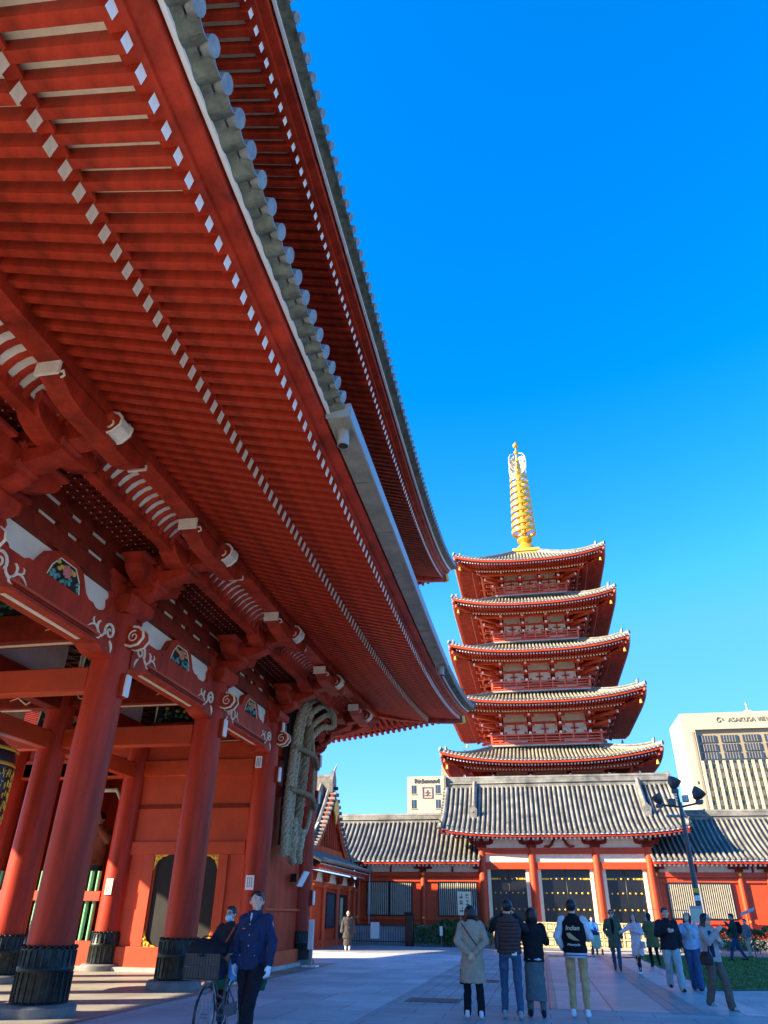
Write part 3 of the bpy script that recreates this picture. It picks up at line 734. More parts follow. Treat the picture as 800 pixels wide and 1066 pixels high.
# ---- fittings fixed on the gate, things of their own
def small_lamp(x, y, z, label, rx=.07):
    t = thing('box_lamp', label, 'lamp', (x, y, z), 'small white box lamps fixed on the red columns')
    mb = MB(); mb.box(x-.0, x+.10, y-.09, y+.09, z-.24, z+.24, REDC); mb.build('backplate', t, bevel=.01)
    mb = MB(); mb.box(x+.10, x+.16, y-.085, y+.085, z-.22, z+.22, WHT); mb.build('lamp_cover', t, bevel=.015)
cs = FX+.36
for y, z, lab in ((12.75,5.45,'small white box lamp high on the nearest red column'), (17.8,5.75,'small white box lamp high on the second red column of the front row'),
                  (22.45,6.75,'upper of two white box lamps left of the hanging straw sandal'), (22.45,5.35,'lower of two white box lamps left of the hanging straw sandal'),
                  (27.1,6.6,'upper box lamp on the corner column right of the straw sandal'), (27.1,5.3,'box lamp at the corner column halfway down beside the straw sandal'), (27.1,2.0,'white box lamp low on the corner column at head height')):
    small_lamp(cs, y, z, lab)
t = thing('floodlight', 'square white floodlight mounted on the red wall beside the corner column', 'floodlight', (FX+.1, 25.9, 2.55))
mb = MB(); mb.box(FX+.03, FX+.22, 25.8, 26.0, 2.45, 2.7, BLACK); mb.build('housing', t)
mb = MB(); q = Vector((FX+.42, 25.9, 2.55)); mb.hexa([(q.x-.15,25.62,2.33),(q.x-.15,26.18,2.33),(q.x+.1,26.18,2.78),(q.x+.1,25.62,2.78)], [(q.x-.10,25.62,2.31),(q.x-.10,26.18,2.31),(q.x+.15,26.18,2.76),(q.x+.15,25.62,2.76)], WHT); mb.build('lamp_panel', t, bevel=.01)
def plate(x0, x1, y, z0, z1, label):
    t = thing('notice_plate', label, 'notice', ((x0+x1)/2, y, (z0+z1)/2))
    mb = MB(); mb.box(x0, x1, y-.025, y, z0, z1, WHT); mb.build('board', t)
    mb = MB()
    for i in range(3):
        xx = x0+(x1-x0)*(.25+.25*i); z = z1-.05
        while z > z0+.06:
            mb.box(xx-.012, xx+.012, y-.03, y-.024, z-.022, z, DARK); z -= .034
    mb.build('characters', t)
plate(-8.50, -8.30, 22.45-.385, 5.5, 5.85, 'white paper plate with tiny writing on the third red column')
plate(-8.45, -8.20, 22.45-.385, 2.1, 2.48, 'white notice plate on the third red column behind the guard')
plate(-12.92, -12.70, 22.45-.385, 1.95, 2.38, 'white notice plate on the middle row column by the green slats')
# white stand beside the corner column
t = thing('sign_stand', 'narrow white sign stand on a flat foot by the corner column', 'stand', (-7.55, 26.2, 0))
mb = MB(); mb.box(-7.8,-7.3,26.0,26.4,.012,.06,WHT); mb.build('foot', t, bevel=.01)
mb = MB(); mb.box(-7.6,-7.5,26.15,26.25,.06,.62,METAL); mb.build('pole', t)
mb = MB(); mb.box(-7.64,-7.46,26.08,26.14,.5,1.35,WHT); mb.build('board', t, bevel=.01)

# ---- giant straw sandal hanging on the end bay
sandal = thing('straw_sandal', 'giant grey straw rope sandal hanging on the red wall of the gate', 'sandal', (-7.9, 25.0, 3.2))
def rope(name, pts, rad, m, parent, strands=2, rings=True):
    mb = MB(); P = [Vector(p) for p in pts]
    # resample with catmull-rom
    L = []
    for i in range(len(P)-1):
        a = P[max(i-1,0)]; b = P[i]; c = P[i+1]; d = P[min(i+2,len(P)-1)]
        for j in range(10):
            t = j/10; L.append(.5*((2*b)+(c-a)*t+(2*a-5*b+4*c-d)*t*t+(3*b-a-3*c+d)*t**3))
    L.append(P[-1]); L2 = []
    for i in range(len(L)-1):
        for j in range(3): L2.append(L[i].lerp(L[i+1], j/3))
    L2.append(L[-1]); ns = 4; pu = None; fr = []; ln = 0
    for i, p in enumerate(L2):
        d = (L2[min(i+1, len(L2)-1)]-L2[max(i-1, 0)]).normalized()
        u = (Vector((1,0,0)) if pu is None else pu); u = (u-d*u.dot(d)).normalized(); pu = u
        if i: ln += (p-L2[i-1]).length
        fr.append((p, u, d.cross(u), ln))
    rg_ = random.Random(int(abs(P[0].y*100)))
    for q in range(ns):
        T = []; rr = []
        for p, u, v, l_ in fr:
            a_ = 2*math.pi*q/ns+l_*2.6/rad*.35; T.append(p+(u*math.cos(a_)+v*math.sin(a_))*rad*.48); rr.append(rad*.56*(1+rg_.uniform(-.07,.07)))
        mb.tube(T, rr, m, 8)
    for i in range(int(ln*26)):
        p, u, v, l_ = rg_.choice(fr); a_ = rg_.uniform(0, 6.28); n_ = u*math.cos(a_)+v*math.sin(a_); q0 = p+n_*rad*.95; e_ = Vector((rg_.uniform(-1,1),rg_.uniform(-1,1),rg_.uniform(-1,.4)))*.09
        mb.tube([q0, q0+n_*.03+e_*.5, q0+n_*.02+e_], .004, m, 3)
    return mb.build(name, parent)
X0 = -8.0
def sp(y, z, x=0): return (X0+x, y, z)
for k_, dy in enumerate((0, .36, .95)):
    rope('sole_rope', [sp(23.35+dy*.8, 3.1, .2), sp(23.25+dy*.9, 3.6, .25), sp(23.35+dy, 4.6, .22), sp(23.55+dy, 6.2, .24), sp(23.75+dy, 7.4, .3), sp(24.0+dy*.9, 8.0, .42)], .135, STRAW, sandal)
rope('centre_rope', [sp(24.0, 3.3, .3), sp(24.25, 4.4, .34), sp(24.5, 6.0, .36), sp(24.6, 7.3, .42)], .16, STRAWD, sandal)
rope('strap_rope', [sp(24.3, 7.6, .4), sp(25.0, 8.15, .75), sp(25.4, 8.05, .95), sp(25.65, 7.75, 1.05)], .115, STRAW, sandal)
rope('strap_rope', [sp(24.7, 7.3, .4), sp(25.3, 7.85, .75), sp(25.6, 7.9, .95), sp(25.8, 7.65, 1.0), sp(25.6, 7.5, .9), sp(25.2, 7.4, .7), sp(24.6, 6.9, .5)], .10, STRAW, sandal)
rope('strap_rope', [sp(24.0, 7.9, .4), sp(24.5, 8.3, .8), sp(25.1, 8.2, .95), sp(25.5, 7.95, 1.0)], .10, STRAWD, sandal)
rope('side_cord', [sp(24.9, 7.0, .45), sp(25.5, 6.4, .35), sp(25.85, 6.0, .3), sp(25.8, 5.0, .3), sp(25.5, 4.2, .3), sp(24.9, 3.7, .3), sp(24.3, 3.3, .3)], .08, STRAW, sandal)
rope('toe_rope', [sp(24.7, 3.9, .35), sp(24.3, 3.55, .45), sp(24.3, 3.2, .4), sp(24.55, 3.0, .35)], .135, STRAW, sandal)
rope('toe_rope', [sp(23.8, 4.2, .35), sp(23.7, 3.55, .42), sp(23.8, 3.1, .35), sp(24.1, 2.95, .3)], .125, STRAW, sandal)
for z, y0, y1 in ((6.35,23.45,25.9),(5.0,23.3,25.85)): rope('binding_cord', [sp(y0, z+.05, .28), sp((y0+y1)/2, z-.02, .62), sp(y1, z-.25, .42)], .085, STRAWD, sandal)
mb = MB()
for dy in (.1,.45,.8,1.15): mb.box(X0-.05, X0+.06, 23.4+dy, 23.48+dy, 3.4, 8.0, DARK)
mb.build('backing', sandal)

# ---- copper lantern in the central bay
lan = thing('copper_lantern', 'huge dark copper lantern with gold lettering hanging inside the gate at the left edge', 'lantern', (-13.15, 15.3, 2.2))
c = (-13.15, 15.3, -.7)
mb = MB(); mb.lathe([(.5,5.9),(.95,5.6),(1.02,5.3),(1.02,3.9),(.95,3.6)], c, BLACK, 32); mb.build('body', lan)
for z in (3.62,3.98,5.22,5.55): mb = MB(); mb.lathe([(1.035,z-.04),(1.05,z),(1.035,z+.04)], c, GOLD, 32, False); mb.build('gold_band', lan)
mb = MB(); rg = random.Random(2)
for row in range(5):
    z = 5.0-row*.23
    for j in range(46):
        a = 2*math.pi*j/46; 
        for q in range(3):
            aa = a+rg.uniform(-.04,.04); zz = z+rg.uniform(-.07,.07); r_ = 1.03
            if rg.random() < .5: mb.tube([(c[0]+r_*math.cos(aa-.03), c[1]+r_*math.sin(aa-.03), zz-.7),(c[0]+r_*math.cos(aa+.03), c[1]+r_*math.sin(aa+.03), zz-.7)], .012, GOLD, 4)
            else: mb.tube([(c[0]+r_*math.cos(aa), c[1]+r_*math.sin(aa), zz-.76),(c[0]+r_*math.cos(aa), c[1]+r_*math.sin(aa), zz-.64)], .012, GOLD, 4)
mb.build('gold_lettering', lan)
mb = MB(); mb.lathe([(.5,3.3),(.9,3.45),(.98,3.6),(.9,3.0),(.6,2.9)], c, GOLD, 32); mb.build('gold_base', lan)
mb = MB(); mb.tube([(c[0],c[1],5.1),(c[0],c[1],8.15)], .05, METD, 8); mb.build('hanger', lan)

# ================================================================== HALL in front of the pagoda (facade facing the camera)
FY = 48.5                                  # wall plane
hall = thing('temple_hall', 'long low red temple hall with grey tiled roof and tall central gatehouse below the pagoda', 'temple hall', (1.6, FY, 0))
def hp(name, x0, x1, y0, y1, z0, z1, m, bevel=.008, parent=None):
    mb = MB(); mb.box(x0, x1, y0, y1, z0, z1, m); return mb.build(name, parent or hall, bevel=bevel)
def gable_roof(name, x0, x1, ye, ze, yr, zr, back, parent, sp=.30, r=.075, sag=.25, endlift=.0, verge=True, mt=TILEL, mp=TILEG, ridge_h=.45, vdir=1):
    """roof whose eave runs along X at y=ye (front) up to ridge yr, mirrored behind when back"""
    o_ = None
    for sgn in ((1, -1) if back else (1,)):
        mb = MB(); N = int((x1-x0)/sp); rows = []
        for i in range(N+1):
            x = x0+(x1-x0)*i/N; L = []
            dx = abs(x-(x0+x1)/2)/((x1-x0)/2); lf = endlift*dx**4
            for j in range(8):
                t = j/7; y = ye+(yr-ye)*t; z = ze+(zr-ze)*t-sag*math.sin(math.pi*t)+lf*(1-t)
                if sgn < 0: y = 2*yr-y
                L.append(Vector((x, y, z)))
            rows.append(L)
        for a, b in zip(rows, rows[1:]):
            for j in range(7): mb.face([a[j], b[j], b[j+1], a[j+1]], mp)
        for L in rows:
            up = Vector((0,0,r*.8)); mb.tube([p+up for p in L], r, mt, 7)
            p = L[0]+up; mb.tube([p+Vector((0,-.05*sgn,0)), p+Vector((0,.03*sgn,0))], r*1.15, mt, 10)
        o = mb.build(name, parent)
        o_ = o_ or o
    mb = MB()
    mb.box(x0-.05, x1+.05, yr-.16, yr+.16, zr-.1, zr+ridge_h, mt)
    mb.box(x0-.08, x1+.08, yr-.24, yr+.24, zr+ridge_h*.35, zr+ridge_h*.45, mt)
    mb.tube([(x0-.1,yr,zr+ridge_h+.05),(x1+.1,yr,zr+ridge_h+.05)], .13, mt, 8)
    mb.build('roof_ridge', o_, bevel=.02)
    return o_
def eave_trim(x0, x1, ye, ze, parent, yw, zw, sp=.26, endlift=0.):
    """fascia, white line, rafters with white ends under an X-running eave"""
    N = 14; xm, hw = (x0+x1)/2, (x1-x0)/2
    lf = lambda x: endlift*(abs(x-xm)/hw)**4
    mb = MB(); mw = MB(); ms = MB()
    for i in range(N):
        a = x0+(x1-x0)*i/N; b = x0+(x1-x0)*(i+1)/N; la, lb = lf(a), lf(b)
        q = lambda x, l, y0, y1, z0, z1: [(x,y0,z0+l),(x,y1,z0+l),(x,y1,z1+l),(x,y0,z1+l)]
        mb.hexa(q(a,la,ye+.06,ye+.3,ze-.20,ze-.06), q(b,lb,ye+.06,ye+.3,ze-.20,ze-.06), REDC)
        mw.hexa(q(a,la,ye+.01,ye+.26,ze-.065,ze-.005), q(b,lb,ye+.01,ye+.26,ze-.065,ze-.005), WHT)
        ms.face([(a,ye+.15,ze-.12+la),(b,ye+.15,ze-.12+lb),(b,yw,zw+.12),(a,yw,zw+.12)], CREAM)
    mb.build('eave_fascia', parent); mw.build('white_eave_strip', parent); ms.build('soffit_board', parent)
    mb = MB(); n = int((x1-x0)/sp)
    for i in range(n+1):
        x = x0+.08+(x1-x0-.16)*i/n
        mb.beam((x,yw,zw), (x,ye+.2,ze-.27+lf(x)), .11, .12, REDC, WHT)
    tag(mb.build('eave_rafters', parent), kind='stuff')
# ---- low stone plinth
hp('stone_plinth', -11.0, 15.5, FY-.9, FY+1, 0, .55, STONEL)
# ---- side wings
for (xa, xb, side) in ((-11.2, -3.45, 'l'), (6.65, 20.0, 'r')):
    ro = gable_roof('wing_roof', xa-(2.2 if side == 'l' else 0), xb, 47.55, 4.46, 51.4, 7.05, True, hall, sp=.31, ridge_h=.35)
    eave_trim(xa-(.2 if side == 'l' else 0), xb, 47.55, 4.46, hall, FY, 4.62)
    hp('wall', xa, xb, FY, FY+.1, .55, 4.6, REDL)
    hp('plaster_frieze', xa, xb, FY-.03, FY+.05, 3.85, 4.55, WHITE)
    hp('tie_beam', xa, xb, FY-.12, FY+.02, 3.62, 3.86, REDL); hp('tie_beam', xa, xb, FY-.10, FY+.02, 3.32, 3.54, REDL)
    hp('lower_rail', xa, xb, FY-.10, FY+.02, 1.25, 1.50, REDL); hp('sill', xa, xb, FY-.12, FY+.02, .55, .8, REDL)
    if side == 'l': posts = [-11.1, -7.0, -3.35]; wins = [(-10.5, -7.75), (-6.05, -3.75)]
    else: posts = [6.75, 11.35, 12.9, 17.2]; wins = [(7.3, 10.75), (13.2, 16.5)]
    for x in posts:
        mb = MB(); mb.lathe([(.16,.55),(.16,3.9)], (x,FY-.06,0), REDL, 16); po = mb.build('post', hall)
        mb = MB(); [mb.tube([(x,FY-.25,z),(x,FY-.2,z)], .07, GOLD, 10) for z in (1.4,)]; mb.build('gold_fitting', po)
        mb = MB(); mb.tube([(x,FY-.27,3.74),(x,FY-.15,3.74)], .08, GOLD, 10); mb.build('gold_fitting', po)
        mb = MB()
        mb.box(x-.2,x+.2,FY-.28,FY+.05,3.88,4.02,REDD); mb.box(x-.55,x+.55,FY-.2,FY+.02,4.02,4.14,REDD)
        for dx in (-.45,0,.45): mb.box(x+dx-.1,x+dx+.1,FY-.25,FY+.02,4.14,4.28,REDD)
        mb.build('bracket', hall, bevel=.01)
    for x0, x1 in wins:
        mb = MB(); mb.box(x0,x1,FY-.02,FY+.02,1.55,3.28,SLATD); wo = mb.build('lattice_window', hall)
        mb = MB(); n = int((x1-x0)/.115)
        for i in range(n): x = x0+.05+(x1-x0-.1)*i/(n-1); mb.box(x-.026,x+.026,FY-.085,FY-.02,1.5,3.30,SLAT)
        mb.build('slats', wo)
        mb = MB(); mb.box(x0-.06,x0,FY-.12,FY-.0,1.48,3.32,BLACK); mb.box(x1,x1+.06,FY-.12,FY,1.48,3.32,BLACK); mb.box(x0,x1,FY-.12,FY,1.46,1.54,BLACK); mb.box(x0,x1,FY-.12,FY,3.28,3.34,BLACK); mb.build('window_frame', wo)
        for xm in ((x0+x1)/2,): mb = MB(); mb.box(xm-.04,xm+.04,FY-.105,FY-.08,1.5,3.3,BLACK if side=='l' and x0<-8 else SLAT); mb.build('mullion', wo)
    for x in [(posts[i]+posts[i+1])/2 for i in range(len(posts)-1)]: hp('frieze_strut', x-.06, x+.06, FY-.08, FY, 3.86, 4.45, REDD)
# ---- gatehouse
GXc = 1.6
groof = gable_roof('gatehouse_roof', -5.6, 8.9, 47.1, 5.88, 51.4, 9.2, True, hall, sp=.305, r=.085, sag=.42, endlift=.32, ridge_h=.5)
eave_trim(-5.6, 8.9, 47.1, 5.88, hall, FY, 6.0, sp=.27, endlift=.32)
# verge rolls, descending ridges and edge tiles
def slopept(x, t, lift=0):
    dx = abs(x-GXc)/7.25; return Vector((x, 47.1+4.3*t, 5.88+3.32*t-.42*math.sin(math.pi*t)+.32*dx**4*(1-t)+lift))
for sx in (-1, 1):
    xv = GXc+sx*5.35; L = [slopept(xv, .42+.58*j/6, .2) for j in range(7)]
    mb = MB(); mb.tube(L, .17, TILE, 8, flat=1.6); mb.tube([p+Vector((0,0,.24)) for p in L], .09, TILE, 8); mb.prism([L[0]+Vector((-.2,-.1,-.2)), L[0]+Vector((.2,-.1,-.2)), L[0]+Vector((.25,-.1,.35)), L[0]+Vector((0,-.1,.62)), L[0]+Vector((-.25,-.1,.35))], (0,.18,0), TILE); mb.build('descending_ridge', groof)
    xe = GXc+sx*7.25; mb = MB(); L = [slopept(xe, j/10, .12) for j in range(11)]
    mb.tube(L, .12, TILEL, 8)
    for j in range(18): p = slopept(xe+sx*.12, j/17.5, .02); mb.tube([p, p+Vector((sx*.14,0,0))], .085, TILEL, 8)
    mb.build('verge_tiles', groof)
    mb = MB(); L = [slopept(xe-sx*.02, j/10, -.2) for j in range(11)]
    for a, b in zip(L, L[1:]): mb.beam(a, b, .1, .26, REDC)
    L2 = [Vector((p.x, 2*51.4-p.y, p.z)) for p in L]
    for a, b in zip(L2, L2[1:]): mb.beam(a, b, .1, .26, REDC)
    mb.build('bargeboard', groof)
    mb = MB(); mb.prism([(GXc+sx*5.6,48.2,6.0),(GXc+sx*5.6,54.6,6.0),(GXc+sx*5.6,51.4,8.9)], (sx*.1,0,0), REDD); mb.build('gable_wall', groof)
    # front corner ornament on the eave end
    mb = MB(); p = slopept(xe, 0, .2); mb.ell(p, .15, .22, .2, TILE, 8, 6); mb.tube([p, p+Vector((sx*.05,-.25,.28))], [.1,.04], TILE, 6); mb.build('ridge_end_tile', groof)
for sx in (-1, 1):
    mb = MB(); mb.prism([(GXc+sx*7.3,51.1,9.1),(GXc+sx*7.3,51.7,9.1),(GXc+sx*7.3,51.8,9.75),(GXc+sx*7.3,51.4,10.0),(GXc+sx*7.3,51.0,9.75)], (sx*.15,0,0), TILE); mb.build('ridge_ornament', groof)
COLX = [-3.3, -.28, 3.48, 6.5]
for x in COLX:
    mb = MB(); mb.lathe([(.235,.05),(.235,5.2)], (x,FY-.25,0), REDL, 20); c = mb.build('gatehouse_column', hall)
    mb = MB(); mb.lathe([(.36,0),(.36,.1),(.28,.14)], (x,FY-.25,.0), STONE, 16); mb.build('stone_base', c)
    mb = MB(); mb.box(x-.3,x+.3,FY-.55,FY+.05,5.18,5.34,REDD); mb.prism([(x-.75,FY-.38,5.55),(x-.7,FY-.38,5.42),(x-.5,FY-.38,5.34),(x+.5,FY-.38,5.34),(x+.7,FY-.38,5.42),(x+.75,FY-.38,5.55)][::-1], (0,.26,0), REDD)
    for dx in (-.6,0,.6): mb.box(x+dx-.13,x+dx+.13,FY-.42,FY-.08,5.55,5.72,REDD)
    mb.build('bracket', hall, bevel=.012)
hp('beam', COLX[0], COLX[3], FY-.4, FY-.1, 4.82, 5.16, REDL); hp('head_beam', COLX[0], COLX[3], FY-.36, FY-.14, 4.0, 4.38, REDL)
hp('cream_transom', COLX[0], COLX[3], FY-.28, FY-.2, 4.38, 4.82, CREAM); hp('plaster_frieze', COLX[0]-.3, COLX[3]+.3, FY-.3, FY-.2, 5.16, 5.95, WHITE)
hp('purlin', COLX[0]-1.6, COLX[3]+1.6, FY-.45, FY-.15, 5.72, 5.95, REDD)
mb = MB(); x = GXc-.2
for s_ in (-1, 1): mb.tube([(x+s_*.9,FY-.42,5.25),(x+s_*.62,FY-.42,5.22),(x+s_*.45,FY-.42,5.35),(x+s_*.3,FY-.42,5.6),(x,FY-.42,5.7)], [.05,.08,.09,.08,.07], REDD, 7)
mb.build('frog_leg_strut', hall)
hp('side_wall', COLX[0]-.1, COLX[0]+.1, FY-.2, FY+2.8, 0, 5.9, REDD); hp('side_wall', COLX[3]-.1, COLX[3]+.1, FY-.2, FY+2.8, 0, 5.9, REDD)
hp('threshold', COLX[0], COLX[3], FY-.1, FY+.2, .05, .3, STONEL)
for i in range(3):
    x0, x1 = COLX[i]+.26, COLX[i+1]-.26; yd = FY+.02
    hp('cream_jamb', x0, x0+.2, FY-.2, yd+.02, .3, 4.0, CREAM); hp('cream_jamb', x1-.2, x1, FY-.2, yd+.02, .3, 4.0, CREAM)
    xm = (x0+x1)/2; hp('door_backing', x0+.1, x1-.1, yd+.12, yd+.16, .3, 4.0, BLACK)
    for a, b in ((x0+.22, xm-.004), (xm+.004, x1-.22)):
        mb = MB(); mb.box(a, b, yd, yd+.1, .3, 4.02, BLACK); do = mb.build('door_leaf', hall, bevel=.01)
        mb = MB()
        n = 3 if i != 1 else 4
        for z in (1.15, 1.9, 2.75, 3.5):
            for j in range(n):
                xx = a+(b-a)*(j+.6)/(n+.2); mb.ell((xx, yd-.02, z), .055, .035, .055, GOLD, 8, 5)
        mb.build('gold_studs', do)
        mb = MB()
        for z in (1.15, 3.5):
            xe = a if a < xm-.5 else b; mb.box(min(xe, xe+(.42 if xe == a else -.42)), max(xe, xe+(.42 if xe == a else -.42)), yd-.018, yd-.003, z-.045, z+.045, GOLD)
        mb.build('gold_hinge_strap', do)
# cream notice board in front of the left wing
t = thing('notice_board', 'cream notice board with two columns of characters in front of the lattice window', 'notice board', (-4.35, 46.6, 0))
mb = MB(); mb.box(-4.75,-3.95,46.6,46.65,1.55,2.75,mat('notice_cream',(.85,.78,.5),.6,.03)); mb.build('board', t, bevel=.01)
mb = MB(); [mb.tube([(x,46.67,0),(x,46.67,2.6)], .025, METAL, 6) for x in (-4.6,-4.1)]; mb.build('legs', t)
mb = MB(); rg = random.Random(9)
for cx_ in (-4.53, -4.17):
    for i in range(3 if cx_ < -4.3 else 3):
        z = 2.52-i*.34 
        for q in range(5):
            a, b = rg.uniform(-.08,.08), rg.uniform(-.1,.1)
            if rg.random() < .6: mb.box(cx_-.10, cx_+.10, 46.59, 46.6, z+b-.01, z+b+.012, DARK)
            else: mb.box(cx_+a-.011, cx_+a+.011, 46.588, 46.6, z-.12, z+.12, DARK)
mb.build('characters', t)
# ---- golden lattice barrier panels in front of the doors
def barrier(x0, x1, label, y=43.6, H=1.28):
    t = thing('lattice_barrier', label, 'barrier', ((x0+x1)/2, y, 0), 'pale gold lattice barriers in front of the black doors')
    PG = bpy.data.materials.get('pale_gold_wood') or mat('pale_gold_wood', (.80,.62,.30), .5, .1, 4)
    PG2 = bpy.data.materials.get('honey_wood') or mat('honey_wood', (.62,.42,.16), .5, .15, 4)
    mb = MB(); mb.box(x0, x1, y, y+.04, .14, H, PG2); mb.build('backing_board', t)
    mb = MB(); n = max(3, round((x1-x0)/.42))
    for i in range(n+1): x = x0+(x1-x0)*i/n; mb.box(x-.03,x+.03,y-.05,y,.12,H,PG)
    for j in range(4): z = .14+(H-.2)*j/3; mb.box(x0-.04,x1+.04,y-.06,y-.01,z,z+.06,PG)
    mb.build('frame', t, bevel=.006)
    mb = MB()
    for i in range(n):
        for j in range(3):
            xc = x0+(x1-x0)*(i+.5)/n; zc = .14+(H-.2)*(j+.5)/3+.03; mb.box(xc-.12,xc+.12,y-.035,y,zc-.10,zc+.10,PG)
    mb.build('raised_squares', t, bevel=.01)
    mb = MB(); mb.box(x0,x0+.12,y-.2,y+.25,0,.14,STONE); mb.box(x1-.12,x1,y-.2,y+.25,0,.14,STONE); mb.build('feet', t)
for a, b, lb in ((-2.55,-.75,'gold lattice barrier behind the woman in the grey brown coat, leftmost'), (-.6,1.35,'gold lattice barrier directly left of the person with the pushchair'), (1.5,3.4,'gold lattice barrier behind the couple walking from the doors'), (3.55,5.0,'gold lattice barrier at the right end before the hedge')):
    barrier(a, b, lb)
# ---- pagoda
PX, PY = 1.62, 66.0
pag = thing('pagoda', 'red five storied pagoda with tiled roofs and a tall golden spire', 'pagoda', (PX, PY, 0))
RH = [8.45, 8.05, 7.55, 7.13, 6.85]; TIP = [13.15, 17.85, 22.3, 26.75, 31.1]
BW = [0, 4.57, 4.25, 3.84, 3.38]; BZ = [0, 14.15, 18.78, 23.42, 28.15]
WB = [4.6, 3.75, 3.45, 3.1, 2.75]
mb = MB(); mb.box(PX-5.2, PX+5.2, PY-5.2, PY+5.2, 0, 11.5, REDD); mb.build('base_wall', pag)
for i in range(5):
    wbx = WB[i]; O = RH[i]-wbx; LF = .85; ze = TIP[i]-LF-.25
    U = (lambda d, h=RH[i]: .85*max(0, 1-d/h)**2.6)
    E = Eaves(PX, PY, wbx, wbx, O, U, lambda d, h=RH[i]: .85*max(0, 1-d/h)**9)
    if i < 4: topi = RH[i]-WB[i+1]
    else: topi = RH[i]-.9
    rise = (BZ[i+1]-ze-.25) if i < 4 else 3.45
    zf = lambda o, O=O, topi=topi, rise=rise, ze=ze: ze+rise*(.72*((O-o)/topi)+.28*((O-o)/topi)**2)
    ti = topi-O
    mb = MB()
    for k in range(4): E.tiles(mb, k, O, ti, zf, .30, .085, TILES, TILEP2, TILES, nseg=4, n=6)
    ro = mb.build('roof', pag)
    E.hips('hip_ridge', ro, O, ti, zf, .13, TILE)
    mb = MB(); E.ring(mb, [(O-.30,ze-.24),(O-.06,ze-.24),(O-.02,ze-.05),(O-.30,ze-.03)], REDL, N=16); mb.build('eave_fascia', ro)
    mb = MB(); E.ring(mb, [(O-.1,ze-.06),(O+.01,ze-.06),(O+.01,ze-.005),(O-.1,ze)], WHT, N=16); mb.build('white_eave_strip', ro)
    mb = MB(); mc = MB()
    o1 = O-.28; omid = O*.62
    z1 = ze-.34; zm = ze-.30; zm2 = ze-.52; zin = ze+.55
    for k in range(4):
        for sv in E.rafter_pos(k, o1, .25):
            E.rafter(mb, k, sv, omid-.2, zm+.02, o1, z1, .11, .12, REDC, WHT)
            if abs(sv) < E.side(k)[2]+omid-.1: E.rafter(mb, k, sv, .1, zin, omid, zm2+.02, .11, .12, REDC, CREAM)
        E.sheet(mc, k, .1, zin+.08, omid, zm2+.1, REDC, .8, 2); E.sheet(mc, k, omid-.2, zm+.10, o1+.1, z1+.08, REDC, .8, 2)
    tag(mb.build('eave_rafters', ro), kind='stuff'); mc.build('soffit', ro)
    mb = MB(); E.ring(mb, [(omid-.12,zm2+.1),(omid+.05,zm2+.1),(omid+.05,zm2+.2),(omid-.12,zm2+.2)], REDL, N=12); mb.build('rafter_plate', ro)
    # gold green bells and corner caps
    for sx in (-1, 1):
        for sy in (-1, 1):
            p = E.P(0, sx*(wbx+O-.5), O-.5, ze-.5) if sy > 0 else E.P(2, sx*(wbx+O-.5), O-.5, ze-.5)
            mb = MB(); mb.lathe([(.03,.28),(.08,.22),(.12,.0),(.14,-.05)], (p.x,p.y,p.z-.35), GOLDP, 10); mb.tube([(p.x,p.y,p.z-.1),(p.x,p.y,p.z+.2)], .015, METD, 5); mb.build('wind_bell', ro)
            q = E.P(0, sx*(wbx+O-.12), O-.12, ze-.22) if sy > 0 else E.P(2, sx*(wbx+O-.12), O-.12, ze-.22)
            mb = MB(); mb.ell(q, .14, .14, .14, REDO, 8, 6); mb.build('corner_cap', ro)
    # corner hip rafters
    for k in range(4):
        mb = MB(); L = [E.P(k, wbx+o, o, zin-(zin-z1+.1)*o/o1) for o in (0, o1*.4, o1*.75, o1)]
        for a, b in zip(L, L[1:]): mb.beam(a, b, .2, .26, REDL)
        mb.build('hip_rafter', ro)
    # body
    zb = BZ[i] if i else 9.0; zt = ze+.5
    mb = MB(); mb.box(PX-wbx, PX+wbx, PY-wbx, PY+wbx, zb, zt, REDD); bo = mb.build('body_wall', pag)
    mw = MB(); mc = MB(); mk = MB(); md = MB()
    for k in range(4):
        n, t, a, b = E.side(k); c0 = Vector((PX,PY,0))
        Xp = lambda s_, o, z: c0+t*s_+n*(b+o)+Vector((0,0,z))
        def bx(m_, s0, s1, o0, o1_, z0, z1_, mt_):
            A = [Xp(s0,o0,z0), Xp(s0,o1_,z0), Xp(s0,o1_,z1_), Xp(s0,o0,z1_)]; B = [Xp(s1,o0,z0), Xp(s1,o1_,z0), Xp(s1,o1_,z1_), Xp(s1,o0,z1_)]
            m_.hexa(A, B, mt_)
        cs_ = [-wbx+.12, -wbx/3, wbx/3, wbx-.12]
        ztop = zb+.62; hb = zin-.15-ztop                        # top of column zone
        for s_ in cs_:
            p = Xp(s_, .02, 0); mc.tube([(p.x,p.y,zb),(p.x,p.y,ztop)], .16, REDL, 10)
        bx(mc, -wbx, wbx, 0, .14, ztop-.22, ztop, REDL); None
        for j in range(3):
            s0, s1 = cs_[j]+.2, cs_[j+1]-.2
            bx(mw, s0, s1, .01, .05, ztop+hb*.04, ztop+hb*.42, WHITE)
            bx(mw, s0, s1, .01, .06, ztop+hb*.50, ztop+hb*.95, WHITE)
            bx(md, s0+.05, s1-.05, .04, .09, zb+.05, ztop-.25, WHITE if j != 1 else REDC)
            sm = (s0+s1)/2
            bx(mk, sm-.32, sm+.32, .05, .2, ztop+hb*.22, ztop+hb*.22+.1, REDL); bx(mk, sm-.07, sm+.07, .05, .2, ztop, ztop+hb*.5, REDL)
            bx(mk, s0, s1, .04, .16, ztop+hb*.42, ztop+hb*.50, REDL)
